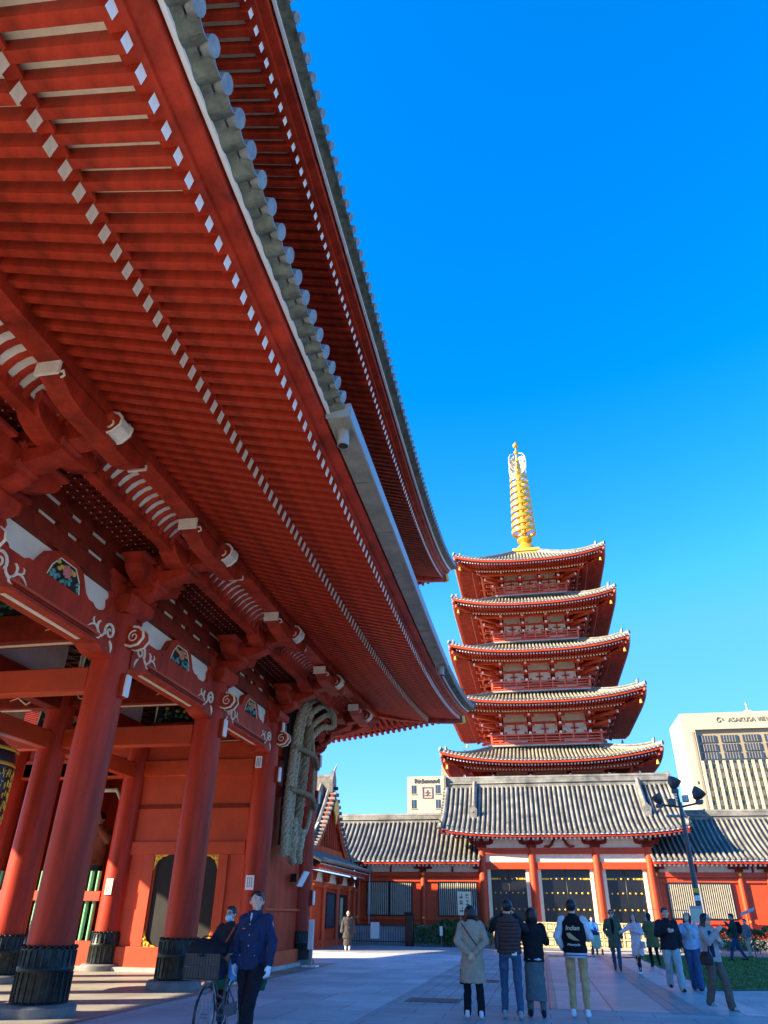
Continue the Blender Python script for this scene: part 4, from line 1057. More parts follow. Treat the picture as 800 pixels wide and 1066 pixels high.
        for s_ in cs_:
            for q, (oo, zz) in enumerate(((.7, 0.02), (1.35, hb*.27), (2.0, hb*.52))):
                f = O/4.3
                bx(mk, s_-.10, s_+.10, 0, oo*f+.12, ztop+zz, ztop+zz+.2, REDL)
                bx(mk, s_-.42, s_+.42, (oo-.42)*f, (oo-.42)*f+.16, ztop+zz+.02, ztop+zz+.18, REDL)
                bx(mk, s_-.10, s_+.10, oo*f+.12, oo*f+.15, ztop+zz+.02, ztop+zz+.2, WHT)
                for e in (-.38, 0, .38): bx(mk, s_+e-.09, s_+e+.09, (oo-.42)*f-.01, (oo-.42)*f+.2, ztop+zz+.18, ztop+zz+.3, REDL)
        for q in range(3):   # diagonal corner arms
            dd = (n+t).normalized(); A = c0+t*(wbx)+n*b+Vector((0,0,ztop+.12+q*hb*.26)); mk.beam(A, A+dd*(1.1+q*.95), .22, .22, REDL, WHT)
    E.ring(mk, [(O*.40,zm2-.02),(O*.40+.2,zm2-.02),(O*.40+.2,zm2+.18),(O*.40,zm2+.18)], REDL, N=10)
    mc.build('columns', bo); mw.build('plaster_panels', bo); mk.build('bracket_tiers', bo); md.build('doors_and_windows', bo)
    # balcony
    if i:
        B = BW[i]; z = BZ[i]; bm_ = MB()
        bm_.box(PX-B, PX+B, PY-B, PY+B, z-.18, z, REDL); bm_.box(PX-B-.03, PX+B+.03, PY-B-.03, PY+B+.03, z-.3, z-.19, STONEL)
        for sgn in (-1, 1):
            for zz, th, ex in ((.12,.08,.0),(.36,.06,.0),(.58,.10,.25)):
                y = PY+sgn*(B-.08); bm_.box(PX-B-ex, PX+B+ex, y-th/2, y+th/2, z+zz, z+zz+th, REDO)
                x = PX+sgn*(B-.08); bm_.box(x-th/2, x+th/2, PY-B-ex, PY+B+ex, z+zz+.001, z+zz+th+.001, REDO)
        np_ = 8
        for j in range(np_+1):
            s_ = -B+.08+(2*B-.16)*j/np_
            for sgn in (-1, 1):
                bm_.box(PX+s_-.045, PX+s_+.045, PY+sgn*(B-.08)-.045, PY+sgn*(B-.08)+.045, z, z+.6, REDO)
                bm_.box(PX+sgn*(B-.08)-.045, PX+sgn*(B-.08)+.045, PY+s_-.045, PY+s_+.045, z, z+.6, REDO)
        for sx in (-1, 1):
            for sy in (-1, 1): bm_.box(PX+sx*(B-.08)-.07, PX+sx*(B-.08)+.07, PY+sy*(B-.08)-.07, PY+sy*(B-.08)+.07, z, z+.8, REDO)
        bm_.build('balcony', pag)
# spire
zs = TIP[4]-.85-.25+3.45
sp_ = MB(); sp_.box(PX-1.25+.0, PX+1.25, PY-1.25, PY+1.25, zs-.5, zs+.25, GOLDP); sp_.box(PX-1.35, PX+1.35, PY-1.35, PY+1.35, zs+.05, zs+.38, GOLDP); so_ = sp_.build('spire_base', pag, bevel=.03)
sp_ = MB(); sp_.lathe([(1.15,zs+.38),(1.05,zs+.75),(.75,zs+1.15),(.5,zs+1.3),(.45,zs+1.5),(.8,zs+1.75),(.75,zs+2.0),(.35,zs+2.2),(.22,zs+2.4),(.2,zs+10.2),(.11,zs+12.4)], (PX,PY,0), GOLD, 20); sp_.build('spire_pole', pag)
for j in range(9):
    z = zs+2.75+j*.80; r_ = 1.22-.035*j; m_ = MB()
    m_.lathe([(r_-.10,z),(r_+.02,z-.12),(r_+.05,z+.24),(r_-.08,z+.28),(r_-.10,z)], (PX,PY,0), GOLD, 24, False)
    for q in range(8): a = math.pi*q/4; m_.tube([(PX+.15*math.cos(a),PY+.15*math.sin(a),z+.05),(PX+r_*math.cos(a),PY+r_*math.sin(a),z+.05)], .045, GOLD, 5)
    m_.lathe([(.3,z-.1),(.33,z+.05),(.3,z+.2)], (PX,PY,0), GOLD, 12)
    m_.build('spire_ring', pag)
m_ = MB(); FIL = mat('pale_gold_filigree', (.80,.66,.40), .5, .1, 6, metal=.2)
rg = random.Random(4)
for q in range(4):
    a = math.pi/4+math.pi*q/2; c, s_ = math.cos(a), math.sin(a)
    out = [(.16,9.9),(.85,10.0),(1.22,10.35),(1.28,11.1),(1.2,11.8),(.9,12.3),(.35,12.65)]
    P = lambda r_, z: (PX+c*r_, PY+s_*r_, zs+z)
    m_.tube([P(*o) for o in out], .045, FIL, 5)
    for j in range(44):
        r_ = rg.uniform(.22,1.12); z = rg.uniform(10.1, 12.0)
        if z > 11.7 and r_ > .9: continue
        L = [P(r_+.13*math.cos(b_)*(1-.04*b_), z+.16*math.sin(b_)*(1-.04*b_)) for b_ in [i_*.8 for i_ in range(9)]]
        m_.tube(L, .032, FIL, 4)
m_.build('spire_flame', pag)
for z, r_ in ((zs+12.9,.27),(zs+13.85,.30)):
    m_ = MB(); m_.ell((PX,PY,z), r_,r_,r_*1.05, GOLD, 14, 10)
    if z > zs+13: m_.tube([(PX,PY,z+.25),(PX,PY,z+.5)], [.09,.02], GOLD, 8)
    m_.build('spire_ball', pag)
m_ = MB(); m_.tube([(PX,PY,zs+12.3),(PX,PY,zs+13.8)], .07, GOLD, 8); m_.build('spire_tip', pag)

# ================================================================== side hall with gable on the left
wing = thing('side_hall', 'small red side hall with curved tiled gable beyond the corner of the gate', 'hall', (-14.5, 43.0, 0))
def wp(name, x0, x1, y0, y1, z0, z1, m, bevel=.008): mb = MB(); mb.box(x0, x1, y0, y1, z0, z1, m); return mb.build(name, wing, bevel=bevel)
YR, ZR, XG = 42.9, 7.85, -11.75; XL = -24.0
wp('wall', XL, -11.35, 38.2, FY-.15, 0, 3.5, REDL)
def wprof(t):   # t 0 ridge..1 eave, concave
    return ZR-(ZR-4.0)*(1-(1-t)**1.75)
for sgn in (-1, 1):
    mb = MB(); rows = []; half = 5.6; N = int((XG-XL)/.31)
    for i in range(N+1):
        x = XL+(XG-XL)*i/N; rows.append([Vector((x, YR+sgn*half*j/8, wprof(j/8))) for j in range(9)])
    for a, b in zip(rows, rows[1:]):
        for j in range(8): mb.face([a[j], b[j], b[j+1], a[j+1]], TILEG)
    for L in rows: mb.tube([p+Vector((0,0,.06)) for p in L], .08, TILEL, 6)
    mb.build('roof', wing)
    # bargeboard, white line and verge tiles
    L = [Vector((XG+.28, YR+sgn*half*.93*j/10, wprof(.93*j/10)-.18)) for j in range(11)]
    mb = MB(); [mb.beam(a, b, .12, .5, REDC) for a, b in zip(L, L[1:])]; bo = mb.build('bargeboard', wing)
    mb = MB(); [mb.beam(a+Vector((.05,0,.25)), b+Vector((.05,0,.25)), .08, .07, WHT) for a, b in zip(L, L[1:])]; mb.build('white_edge', bo)
    mb = MB(); e = L[-1]; mb.box(e.x-.03, e.x+.1, e.y-.22, e.y+.22, e.z-.34, e.z+.28, GOLD); mb.build('gold_fitting', bo, bevel=.02)
    mb = MB()
    for j in range(20):
        t = j/20; p = Vector((XG+.22, YR+sgn*half*t, wprof(t)+.14)); mb.tube([p+Vector((-.1,0,0)), p+Vector((.3,0,0))], .1, TILEL, 8)
    L3 = [Vector((XG+.0, YR+sgn*half*j/10, wprof(j/10)+.16)) for j in range(11)]; mb.tube(L3, .13, TILE, 8)
    L3 = [Vector((XG-.45, YR+sgn*half*j/10*.8, wprof(.8*j/10)+.3)) for j in range(11)]; mb.tube(L3, .17, TILE, 8, flat=1.5)
    mb.build('verge_tiles', wing)
mb = MB(); mb.box(XL, XG+.1, YR-.2, YR+.2, ZR, ZR+.75, TILE); mb.tube([(XL,YR,ZR+.8),(XG+.15,YR,ZR+.8)], .15, TILE, 8)
mb.prism([(XG+.1,YR-.4,ZR-.1),(XG+.1,YR+.4,ZR-.1),(XG+.1,YR+.45,ZR+.6),(XG+.1,YR+.1,ZR+1.15),(XG+.1,YR-.1,ZR+1.15),(XG+.1,YR-.45,ZR+.6)], (.2,0,0), TILE); mb.tube([(XG+.2,YR,ZR+1.0),(XG+.45,YR,ZR+1.55)], [.08,.02], TILE, 6); mb.build('roof_ridge', wing)
mb = MB(); mb.prism([(XG,YR-4.9,4.3),(XG,YR+4.9,4.3),(XG,YR+1.4,6.4),(XG,YR,7.5),(XG,YR-1.4,6.4)], (.08,0,0), CREAM); gwl = mb.build('gable_wall', wing)
mb = MB()
for i in range(-9, 10):
    y = YR+i*.5; zt = wprof(abs(i*.5)/5.6)-.2; mb.box(XG+.06, XG+.2, y-.05, y+.05, 4.6, zt, REDC) if zt > 4.8 else None
mb.box(XG+.05, XG+.25, YR-4.6, YR+4.6, 4.35, 4.75, REDC); mb.build('gable_struts', gwl)
mb = MB(); c = (XG+.45, YR, 6.85); mb.prism([(c[0],YR-.5,7.1),(c[0],YR-.6,6.7),(c[0],YR-.25,6.5),(c[0],YR,6.0),(c[0],YR+.25,6.5),(c[0],YR+.6,6.7),(c[0],YR+.5,7.1),(c[0],YR,7.4)], (.07,0,0), GOLDP); mb.build('gable_pendant', wing)
# pent roof under the gable, eave running along y
mb = MB(); rows = []; y0_, y1_ = 37.0, 48.3; N = int((y1_-y0_)/.3)
for i in range(N+1): y = y0_+(y1_-y0_)*i/N; rows.append([Vector((-10.35-(1.5)*j/3, y, 3.74+.62*j/3+.02*j*j)) for j in range(4)])
for a, b in zip(rows, rows[1:]):
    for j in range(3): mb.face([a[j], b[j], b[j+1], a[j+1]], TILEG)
for L in rows: mb.tube([p+Vector((0,0,.06)) for p in L], .08, TILE, 7)
mb.tube([(-10.3,y0_,3.86),(-10.3,y1_,3.86)], .1, TILE, 7)
mb.build('pent_roof', wing)
mb = MB(); mb.box(-10.55,-10.38,y0_,y1_-.4,3.52,3.64,REDC); mb.build('eave_fascia', wing); mb = MB(); mb.box(-10.42,-10.34,y0_,y1_-.4,3.645,3.69,STONEL); mb.build('white_eave_strip', wing)
mb = MB(); [mb.beam((-11.4,y0_+.2+i*.27,3.62),(-10.5,y0_+.2+i*.27,3.46), .1,.1, REDC, WHT) for i in range(39)]; tag(mb.build('eave_rafters', wing), kind='stuff')
wp('plaster_frieze', -11.36, -11.31, 38.3, 48.2, 2.98, 3.45, CREAM); wp('tie_beam', -11.4, -11.22, 38.2, 48.3, 2.72, 2.98, REDL); wp('sill', -11.4, -11.24, 38.2, 48.3, .0, .35, REDL)
for y in (38.4, 41.0, 43.9, 46.6, 48.1):
    mb = MB(); mb.lathe([(.14,0),(.14,3.0)], (-11.28,y,0), REDL, 14); po = mb.build('post', wing)
    mb = MB(); mb.tube([(-11.16,y,2.84),(-11.08,y,2.84)], .06, GOLD, 8); mb.build('gold_fitting', po)
    mb = MB(); mb.prism([(-11.2,y-.5,3.4),(-11.2,y-.3,3.1),(-11.2,y-.15,3.0),(-11.2,y+.15,3.0),(-11.2,y+.3,3.1),(-11.2,y+.5,3.4)], (.14,0,0), REDD); mb.build('bracket', wing)
mb = MB(); mb.box(-11.36,-11.28,41.5,43.4,.95,2.5,GLASS); wo = mb.build('window', wing)
mb = MB(); [mb.box(-11.3,-11.22,a,b,c_,d_,BLACK) for a,b,c_,d_ in ((41.42,41.52,.9,2.55),(43.38,43.48,.9,2.55),(41.5,43.4,2.48,2.56),(41.5,43.4,.88,.96))]; mb.build('window_frame', wo)
mb = MB(); mb.box(-11.36,-11.27,44.4,46.2,.0,2.5,BLACK); do = mb.build('door', wing)
mb = MB(); mb.box(-11.28,-11.25,44.6,45.2,1.0,2.35,mat('pale_yellow_pane',(.5,.5,.28),.3,.1)); mb.build('pane', do)
mb = MB(); mb.tube([(-10.3,48.0,3.7),(-10.3,48.0,.1)], .035, METAL, 6); mb.build('rain_chain', wing)

# ================================================================== distant hotels
def hotel_r():
    Y0 = 200.0; x0, x1 = 40.4, 76.0
    h = thing('tower_block', 'tall cream hotel tower with vertical ribs and rooftop sign at the right edge', 'hotel', ((x0+x1)/2, Y0, 0))
    mb = MB(); mb.box(x0, x1, Y0, Y0+16, 0, 46.2, CONC2); mb.build('body', h)
    mb = MB(); mb.box(x0-.1, x0+3.0, Y0-.9, Y0+.3, 0, 44.4, CONC); mb.box(x0-.1, x1, Y0-.9, Y0+.3, 44.4, 48.6, CONC); mb.box(x0-.1, x0+.3, Y0+.3, Y0+16, 0, 48.5, CONC); mb.build('frame_wall', h)
    mb = MB(); mb.box(x0+2.0, x0+2.6, Y0-1.0, Y0-.88, 0, 43.9, CONC2); mb.build('side_slot', h)
    mb = MB(); xs = x0+3.0; nb = 19; wb = (x1-xs)/nb
    for i in range(nb+1): mb.box(xs+i*wb, xs+i*wb+.62, Y0-1.0, Y0+.1, 0, 36.6, CONC)
    mb.build('ribs', h)
    mb = MB(); mb.box(xs, x1, Y0-.5, Y0+.1, 36.4, 37.1, METD); mb.build('belt', h)
    mb = MB()
    for i in range(nb):
        for j in range(17): 
            mb.box(xs+i*wb+.74, xs+(i+1)*wb-.12, Y0-.3, Y0-.05, 34.6-j*2.15, 35.9-j*2.15, SLAT)
    mb.box(xs, x1, Y0-.06, Y0+.02, 0, 36.0, CONC2)
    mb.build('facade_panel', h)
    mb = MB(); rg = random.Random(8)
    for i in range(nb):
        for j in range(17):
            if rg.random() < .55: mb.box(xs+i*wb+.8, xs+i*wb+1.25+rg.choice([0,.2]), Y0-.36, Y0-.28, 34.7-j*2.15, 35.8-j*2.15, GLASS)
    mb.build('room_windows', h)
    nb2 = 6; w2 = (x1-xs-1)/nb2
    for j, zz in enumerate((42.2, 40.0, 37.9)):
        for i in range(nb2):
            mb = MB(); mb.box(xs+.8+i*w2, xs+i*w2+w2-.4, Y0-.25, Y0-.05, zz-1.0, zz+.75, GLASS); wo = mb.build('band_window', h)
            mb = MB(); [mb.box(xs+.8+i*w2+q*(w2-1.2)/6-.06, xs+.8+i*w2+q*(w2-1.2)/6+.06, Y0-.32, Y0-.2, zz-1.0, zz+.75, CONC2) for q in range(1,6)]; mb.build('mullions', wo)
    mb = MB()
    for j in range(14): mb.box(x0+1.1, x0+1.5, Y0-.95, Y0-.88, 31-j*2.15, 31.7-j*2.15, METD)
    mb.build('small_windows', h)
    SG = mat('sign_bronze', (.30,.26,.16), .5, .1)
    txt('sign_lettering', 'ASAKUSA VIEW HOTEL', 1.55, SG, h, (x0+19.5, Y0-1.0, 46.6), (R(90),0,0), .08)
    mb = MB(); spiral(mb, (x0+9.3, Y0-1.0, 46.6), (1,0,0), (0,0,1), .9, 1.2, .16, SG, 0); mb.build('sign_emblem', h)
    mb = MB(); mb.tube([(x0+18,Y0+3,48.4),(x0+18,Y0+3,51.8)], .25, CONC, 6); mb.box(x0+17.2, x0+18.8, Y0+2.5, Y0+3.5, 48.8, 49.8, CONC); mb.build('roof_mast', h)
    return h
hotel_r()
def hotel_l():
    Y0 = 150.0; x0, x1 = -24.7, -12.5
    h = thing('apartment_block', 'cream hotel block with small windows seen over the left wing roof', 'hotel', ((x0+x1)/2, Y0, 0))
    mb = MB(); mb.box(x0, x1, Y0, Y0+12, 0, 26.2, CONC); mb.build('body', h)
    mb = MB(); mb.box(-17.8, -9.5, Y0+1.5, Y0+9, 26.2, 28.6, CONC2); mb.build('rooftop_plant_room', h)
    for i, x in enumerate((-23.8, -18.9, -16.3)):
        for j in range(6):
            mb = MB(); mb.box(x, x+1.0, Y0-.03, Y0+.1, 22.9-j*2.75, 24.5-j*2.75, GLASS); wo = mb.build('window', h)
            mb = MB(); mb.box(x-.1, x+1.1, Y0-.1, Y0+.05, 22.7-j*2.75, 22.9-j*2.75, CONC2); mb.box(x+.46, x+.54, Y0-.08, Y0, 22.9-j*2.75, 24.5-j*2.75, METAL); mb.build('window_frame', wo)
    SG = mat('dark_sign', (.10,.07,.05), .5, .1); SR = mat('logo_red', (.32,.14,.16), .5, .1)
    txt('sign_lettering', 'Richmond', 1.25, SG, h, (-20.7, Y0-.1, 25.3), (R(90),0,0), .05)
    mb = MB()
    for a, b, c, d in ((-21.6,-19.5,24.0,24.15),(-21.6,-21.42,22.1,24.1),(-19.68,-19.5,22.1,24.1),(-21.6,-19.5,22.0,22.15),(-21.1,-20.1,23.0,23.2),(-20.7,-20.5,22.5,23.6),(-21.2,-20.0,22.5,22.65)): mb.box(a,b,Y0-.12,Y0-.02,c,d,SR)
    mb.build('sign_logo', h)
hotel_l()
# distant low town behind (rooflines hidden mostly by the halls)
for i, (x, y, wd, hh) in enumerate(((-60,150,22,14),(95,210,26,20),(-95,190,30,18),(130,240,30,22))):
    t = thing('town_building', ['grey office block far left','beige block far right of the tower','pale block farthest left','grey block farthest right'][i]+' behind the temple', 'building', (x, y, 0))
    mb = MB(); mb.box(x-wd/2, x+wd/2, y, y+15, 0, hh, [CONC2,CONC][i%2]); mb.build('body', t)
    mb = MB()
    for a in range(int(wd/3)):
        for b in range(int(hh/3.2)): mb.box(x-wd/2+.8+a*3, x-wd/2+2.2+a*3, y-.05, y+.1, 1.2+b*3.2, 2.7+b*3.2, GLASS)
    mb.build('windows', t)

# ================================================================== street lamp
lx, ly = 6.75, 37.0
lamp = thing('street_lamp', 'tall dark street lamp post carrying three floodlights in front of the right wing', 'street lamp', (lx, ly, 0))
mb = MB(); mb.lathe([(.19,0),(.19,.5),(.14,.6),(.115,3.5),(.085,6.2)], (lx,ly,0), METD, 16); mb.build('post', lamp)
mb = MB(); mb.lathe([(.135,2.5),(.135,2.68)], (lx,ly,0), YEL, 16, False); mb.lathe([(.13,2.2),(.13,2.4)], (lx,ly,0), WHT, 16, False); mb.build('band', lamp)
mb = MB(); mb.tube([(lx-1.0,ly-.1,6.25),(lx-.8,ly,6.1),(lx,ly,6.0),(lx+.75,ly,6.15),(lx+.9,ly,6.4)], .05, METD, 8); mb.tube([(lx,ly,6.0),(lx-.05,ly,7.0)], .05, METD, 8); mb.tube([(lx-.7,ly,5.62),(lx+.15,ly,5.62)], .06, METAL, 8); mb.build('arms', lamp)
def head(cx_, cy_, cz, r_, rot):
    mb = MB(); m3 = Matrix.Rotation(rot, 3, 'Y'); c = Vector((cx_,cy_,cz))
    P = []
    prof = [(.10,-.38),(.16,-.30),(.34,-.12),(.40,.12),(.42,.30)]
    b0 = MB(); b0.lathe([(a*r_,b*r_) for a, b in prof], (0,0,0), METD, 12)
    mb.raw([c+m3@Vector(v) for v in b0.v], b0.f, METD)
    b1 = MB(); b1.lathe([(.38*r_,.30*r_),(.30*r_,.34*r_)], (0,0,0), GLASS, 12); mb.raw([c+m3@Vector(v) for v in b1.v], b1.f, GLASS)
    o = mb.build('lamp_head', lamp)
    b2 = MB(); b2.box(cx_-.14, cx_+.14, cy_-.14, cy_+.14, cz-.62*r_, cz-.36*r_, METD); b2.build('ballast_box', o, bevel=.02)
head(lx-.12, ly, 7.05, 0.72, R(25)); head(lx+.85, ly, 6.55, 0.72, R(40)); head(lx-.95, ly-.1, 6.35, .62, R(-30))
mb = MB(); mb.box(lx-.5, lx-.2, ly-.2, ly+.2, 6.05, 6.35, METD); mb.box(lx+.15, lx+.4, ly-.2, ly+.1, 6.2, 6.5, METAL); mb.build('junction_box', lamp, bevel=.02)
mb = MB(); mb.box(lx-.45, lx+.05, ly-.25, ly-.2, 1.35, 1.95, mat('pale_notice', (.7,.68,.5), .6, .05)); mb.box(lx-.45, lx+.05, ly-.26, ly-.2, 1.9, 2.0, METAL); mb.build('notice_panel', lamp)

# ================================================================== hedges, fence, posts
def leafcloud(mb, x0, x1, y0, y1, z0, z1, n, m, m2, size=.06, rg=None):
    rg = rg or random.Random(1)
    for i in range(n):
        x = rg.uniform(x0, x1); u = abs(2*(x-x0)/(x1-x0)-1); top = z1*(1-.12*u**3)+.08*math.sin(x*5.1)+.06*math.sin(x*11.3)
        if rg.random() < .45: z = top+rg.uniform(-.12,.05); y = rg.uniform(y0,y1)
        else: z = rg.uniform(z0, top); y = y0+rg.uniform(-.08,.10) if rg.random() < .6 else rg.uniform(y0,y1)
        a = Vector((rg.uniform(-1,1),rg.uniform(-1,1),rg.uniform(-.6,1))).normalized(); b = a.orthogonal().normalized()
        b = Matrix.Rotation(rg.uniform(0,6.28), 3, a) @ b; c = a.cross(b); s_ = size*rg.uniform(.6,1.3); p = Vector((x,y,z))
        mb.face([p-b*s_, p-c*s_*.5, p+b*s_, p+c*s_*.5], m2 if (m2 and rg.random() < .35) else m)
def hedge(x0, x1, y0, y1, h, label, m2=None, n=None, seed=1):
    t = thing('hedge', label, 'hedge', ((x0+x1)/2, (y0+y1)/2, 0), 'clipped hedges in front of the hall')
    mb = MB(); rg = random.Random(seed); leafcloud(mb, x0, x1, y0, y1, .15, h, n or int((x1-x0)*1500), LEAF, m2, rg=rg); mb.build('foliage', t, smooth=False)
    mb = MB()
    for i in range(int((x1-x0)*3)): x = rg.uniform(x0+.1,x1-.1); y = rg.uniform(y0+.1,y1-.1); mb.tube([(x,y,0),(x+rg.uniform(-.1,.1),y,h*.5),(x+rg.uniform(-.2,.2),y+rg.uniform(-.1,.1),h*.85)], [.02,.015,.006], BARK, 5)
    mb.build('stems', t)
hedge(-7.2,-3.1,45.6,46.7,1.0,'low dark green hedge with small white tags left of the grey brown coat', LEAF2 if False else None, seed=2)
hedge(-5.9,-4.6,46.8,47.4,1.3,'rounded green shrub standing above the low hedge', seed=3)
hedge(-3.0,-2.3,45.4,46.4,1.45,'sunlit yellow green hedge beside the left gatehouse column', LEAF2, seed=4)
hedge(5.6,9.3,43.6,44.6,1.05,'dark hedge behind the man in the black jacket', seed=5)
hedge(9.5,19.5,44.4,45.4,1.1,'long dark hedge under the right wing windows', seed=6)
for x, lb in ((-5.6,'left'),(-3.6,'right')):
    t = thing('plant_tag', 'small white tag in the low hedge, %s one'%lb, 'tag', (x,45.4,0), 'white tags in the hedge'); mb = MB(); mb.box(x-.08,x+.08,45.4,45.42,.55,1.0,WHT); mb.build('card', t); mb = MB(); mb.tube([(x,45.44,0),(x,45.44,.9)], .012, METAL, 5); mb.build('stake', t)
t = thing('picket_fence', 'black metal picket fence in front of the left wing wall', 'fence', (-8.8, 45.6, 0))
mb = MB(); [mb.tube([(-10.6+i*.14,45.6,.05),(-10.6+i*.14,45.6,1.12)], .014, BLACK, 5) for i in range(24)]; mb.build('pickets', t)
mb = MB(); [mb.box(-10.65,-7.25,45.58,45.62,z,z+.04,BLACK) for z in (.2,1.0)]; mb.build('rails', t)
t = thing('gate_post', 'thick black post between the picket fence and the hedge', 'post', (-7.4, 45.5, 0)); mb = MB(); mb.box(-7.62,-7.18,45.3,45.75,0,1.55,BLACK); mb.build('post_body', t, bevel=.03); mb = MB(); mb.box(-7.66,-7.14,45.26,45.79,1.55,1.68,BLACK); mb.build('post_cap', t, bevel=.03)
t = thing('notice_card', 'white notice card hanging on the black picket fence', 'notice', (-9.4, 45.5, .5)); mb = MB(); mb.box(-9.65,-9.15,45.5,45.53,.35,1.15,WHT); mb.build('card', t)
t = thing('stone_wall', 'pale stone base wall behind the picket fence', 'wall', (-8.8,47,0)); mb = MB(); mb.box(-11.1,-3.0,47.2,47.6,0,.95,STONEL); mb.build('blocks', t, bevel=.02); mb = MB(); mb.box(-11.1,-3.0,47.15,47.6,.95,1.02,STONE); mb.build('coping', t)
# thin metal frame behind the man in black
t = thing('metal_frame', 'thin pale metal tube frame standing behind the man in the black jacket', 'frame', (4.9, 33.0, 0))
fx, fy = 4.15, 34.5
mb = MB(); mb.tube([(fx,fy,0),(fx,fy,1.82),(fx+1.7,fy,1.80),(fx+1.7,fy,0)], .02, METAL, 6); mb.build('tube', t)
mb = MB(); [mb.tube([(fx+d_,fy-.3,.02),(fx+d_,fy+.3,.02)], .025, METAL, 6) for d_ in (0,1.7)]; mb.build('feet', t)
dq = Vector((8.62, 36.9, 1.62))
t = thing('direction_sign', 'small tilted grey board on a thin pole beside the striding man in green', 'sign', (dq.x, dq.y, 0))
mb = MB(); mb.tube([(dq.x,dq.y,0),(dq.x,dq.y,dq.z+.1)], .018, METD, 8); mb.build('pole', t); mb = MB(); mb.prism([(dq.x-.28,dq.y-.03,dq.z),(dq.x+.30,dq.y-.03,dq.z+.22),(dq.x+.33,dq.y-.03,dq.z+.36),(dq.x-.25,dq.y-.03,dq.z+.14)], (0,.03,0), METAL); mb.build('board', t, bevel=.01)
t = thing('dark_banner', 'dark upright signboard at the right edge before the wing', 'signboard', (12.0, 41.8, 0))
mb = MB(); mb.box(11.75,12.8,41.8,41.9,.9,2.4,BLACK); mb.build('board', t, bevel=.01); mb = MB(); mb.box(11.85,11.95,41.82,41.88,0,.9,METD); mb.box(12.6,12.7,41.82,41.88,0,.9,METD); mb.build('legs', t)
mb = MB(); mb.box(11.9,12.6,41.79,41.8,1.2,1.4,PINK); mb.build('red_panel', t)
# pigeons on the roofs
def pigeon(x, y, z, rz, label):
    t = thing('pigeon', label, 'bird', (x,y,z), rz=0)
    c, s_ = math.cos(rz), math.sin(rz); m_ = MB(); BM = bpy.data.materials.get('pigeon_grey') or mat('pigeon_grey', (.08,.085,.1), .6, .2, 10)
    m_.tube([(x-c*.22,y-s_*.22,z+.12),(x-c*.1,y-s_*.1,z+.15),(x,y,z+.17),(x+c*.08,y+s_*.08,z+.2),(x+c*.11,y+s_*.11,z+.27),(x+c*.14,y+s_*.14,z+.3),(x+c*.19,y+s_*.19,z+.295)], [.02,.055,.075,.06,.035,.034,.008], BM, 8)
    m_.tube([(x,y+.02,z+.1),(x,y+.02,z)], .008, BM, 4); m_.tube([(x,y-.02,z+.1),(x,y-.02,z)], .008, BM, 4)
    m_.build('body', t)
pigeon(PX+4.3, PY-7.5, 12.75, 0.4, 'pigeon perched on the lowest pagoda roof at the right')
pigeon(PX-6.6, PY-7.3, 12.95, 2.4, 'pigeon perched on the lowest pagoda roof at the left')

# ================================================================== PEOPLE
SKIN = mat('skin', (.75,.42,.28), .5, .06, 6); HAIRB = mat('black_hair', (.012,.010,.010), .45, .2, 10)
FOLD = bpy.data.textures.new('cloth_folds', 'CLOUDS'); FOLD.noise_scale = .11; FOLD.noise_depth = 2
def fab(name, col, var=.12, rough=.85): return bpy.data.materials.get(name) or mat(name, col, rough, var, 7, .35, 60, spec=.2)
def remesh(o, vox, sm=2, fold=0.0, part=True):
    r = o.modifiers.new('remesh', 'REMESH'); r.mode = 'VOXEL'; r.voxel_size = vox; r.use_smooth_shade = True
    s_ = o.modifiers.new('smooth', 'SMOOTH'); s_.factor = .5; s_.iterations = sm
    if fold:
        d = o.modifiers.new('folds', 'DISPLACE'); d.texture = FOLD; d.strength = fold; d.mid_level = .5; d.texture_coords = 'LOCAL'
def cap(mb, p, q, r1, r2, m, n=12, flat=None):
    p, q = Vector(p), Vector(q); d = q-p; L = d.length; d.normalize() if L > 1e-6 else None
    P = []; Rr = []
    for t in (-1,-.7,-.35): P.append(p+d*r1*t); Rr.append(r1*math.sqrt(max(.02,1-t*t)))
    for t in (0,.5,1): P.append(p.lerp(q, t)); Rr.append(r1+(r2-r1)*t)
    for t in (.35,.7,1): P.append(q+d*r2*t); Rr.append(r2*math.sqrt(max(.02,1-t*t)))
    mb.tube(P, Rr, m, n, flat=flat)
def loft(mb, rings, m, n=18):
    """rings: (cx,cy,cz,rx,ry)"""
    b = len(mb.v); k = mb.mi(m)
    for cx_, cy_, cz, rx, ry in rings:
        for j in range(n):
            a = 2*math.pi*j/n; mb.v.append((cx_+rx*math.cos(a), cy_+ry*math.sin(a), cz))
    for i in range(len(rings)-1):
        for j in range(n):
            j2 = (j+1) % n; mb.f.append((b+i*n+j, b+i*n+j2, b+(i+1)*n+j2, b+(i+1)*n+j)); mb.m.append(k)
    mb.f.append(tuple(b+j for j in reversed(range(n)))); mb.m.append(k); mb.f.append(tuple(b+(len(rings)-1)*n+j for j in range(n))); mb.m.append(k)
ARMS = dict(
    down=((.24,-.02,1.16),(.25,.05,.92)), back=((.27,-.12,1.17),(.05,-.19,.98)), front=((.26,.02,1.17),(.10,.26,1.12)),
    phone=((.25,.16,1.22),(.08,.30,1.42)), camera=((.28,.16,1.28),(.10,.26,1.52)), swing=((.25,.10,1.18),(.22,.24,.98)), swingb=((.26,-.12,1.18),(.25,-.12,.93)),
    chest=((.27,.06,1.18),(.06,.22,1.24)), handle=((.25,.14,1.20),(.18,.40,1.04)), reach=((.30,.14,1.26),(.34,.40,1.20)), hip=((.30,-.04,1.17),(.17,.10,1.00)), pocket=((.27,-.06,1.16),(.20,.06,.97)), up=((.28,.10,1.30),(.12,.20,1.50)))
